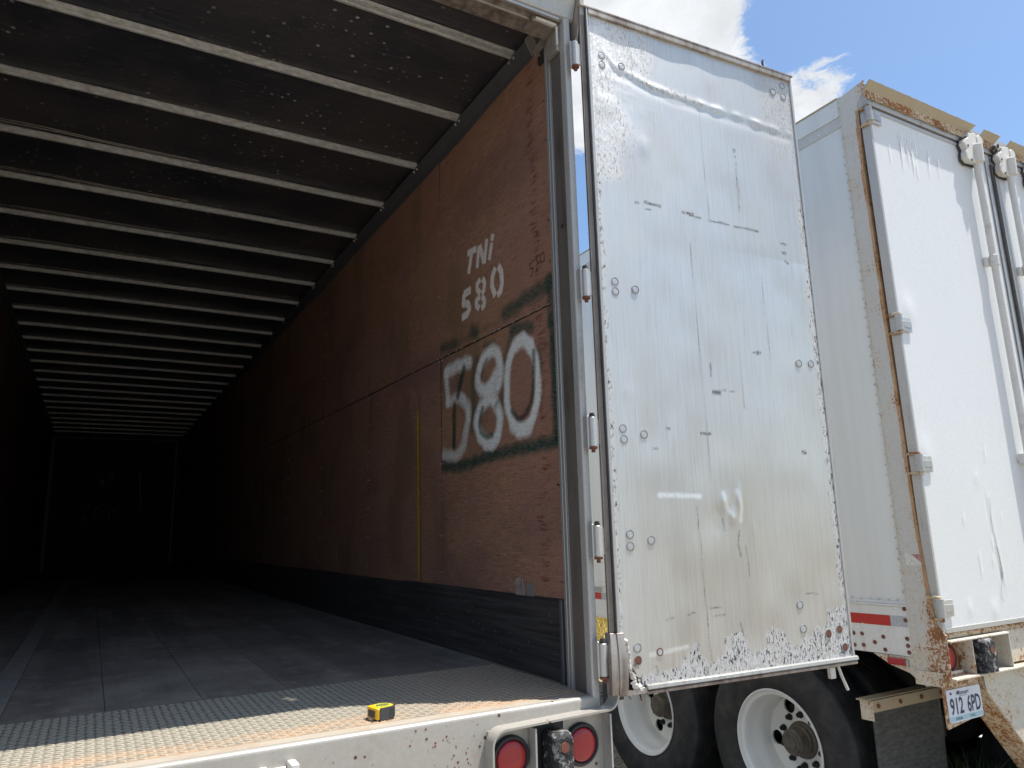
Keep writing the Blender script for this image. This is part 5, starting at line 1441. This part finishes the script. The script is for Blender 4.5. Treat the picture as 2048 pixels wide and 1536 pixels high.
for i in range(2, k - 2, 1):
    a, b = outer[i]; a0, b0 = .036, 0
    d = Vector((a - a0, b - b0)).normalized()
    rl.box(a + d.x * .0002 - .0007, a + d.x * .0002 + .0007, b + d.y * .0002 - .0007, b + d.y * .0002 + .0007, .004, H - .003)
rl.build('grip_ribs', M['tape_black'], rg_, kind='stuff')
MB().box(-.0045, -.0030, -.020, .020, .008, .028).build('window', M['tape_black'], TM, bevel=.001)
MB().pz([(.036 + .028 * math.cos(R(a)), .027 * math.sin(R(a))) for a in range(0, 360, 15)], H + .0002, H + .0012).build('label_disc', M['tape_lime'], TM)
lb2 = MB()
for i in range(5): lb2.box(.014 + i * .009, .020 + i * .009, -.006, .006, H + .0014, H + .0018)
lb2.box(.02, .052, .011, .014, H + .0014, H + .0018); lb2.box(.022, .05, -.016, -.012, H + .0014, H + .0018)
lb2.build('label_print', M['ink'], TM)
MB().box(-.008, -.003, -.010, .010, .0, .006).build('end_hook', M['trim'], TM)

# ================================================================ GRASS
def blades(name, label_mat, n, area, hmin, hmax, wd, seed):
    rng = np.random.RandomState(seed)
    x = area[0] + (area[1] - area[0]) * rng.rand(n); y = area[2] + (area[3] - area[2]) * rng.rand(n)
    clump = np.sin(x * 7.3 + np.sin(y * 3.1) * 2) * np.sin(y * 6.1) * .5 + .5
    h = hmin + (hmax - hmin) * rng.rand(n) * (.4 + .6 * clump)
    a = rng.rand(n) * 6.283; lean = (.15 + .6 * rng.rand(n)) * h; b = rng.rand(n) * 6.283
    w = wd * (.6 + .8 * rng.rand(n))
    dx, dy = np.cos(a) * w, np.sin(a) * w; lx, ly = np.cos(b) * lean, np.sin(b) * lean
    V = np.empty((n, 5, 3))
    V[:, 0] = np.stack([x - dx, y - dy, 0 * x], 1); V[:, 1] = np.stack([x + dx, y + dy, 0 * x], 1)
    V[:, 2] = np.stack([x + dx * .7 + lx * .3, y + dy * .7 + ly * .3, h * .6], 1); V[:, 3] = np.stack([x - dx * .7 + lx * .3, y - dy * .7 + ly * .3, h * .6], 1)
    V[:, 4] = np.stack([x + lx, y + ly, h], 1)
    base = np.arange(n)[:, None] * 5
    F = np.concatenate([base + np.array([[0, 1, 2]]), base + np.array([[0, 2, 3]]), base + np.array([[3, 2, 4]])])
    me = bpy.data.meshes.new(name); me.from_pydata(V.reshape(-1, 3).tolist(), [], F.tolist()); me.materials.append(label_mat)
    o = bpy.data.objects.new(name, me); COL.objects.link(o)
    o['kind'] = 'stuff'
    return o
o = blades('green_grass', M['blade'], 34000, (3.85, 7.2, -.9, 3.2), .08, .40, .0035, 1); o['label'] = 'green grass growing under the rear of the parked white trailer'; o['category'] = 'grass'
o = blades('dry_grass', M['blade_dry'], 24000, (5.8, 11.5, 6.4, 15.0), .10, .42, .006, 2); o['label'] = 'dry yellow grass beyond the parked trailer, seen through the gap beside the open door'; o['category'] = 'grass'
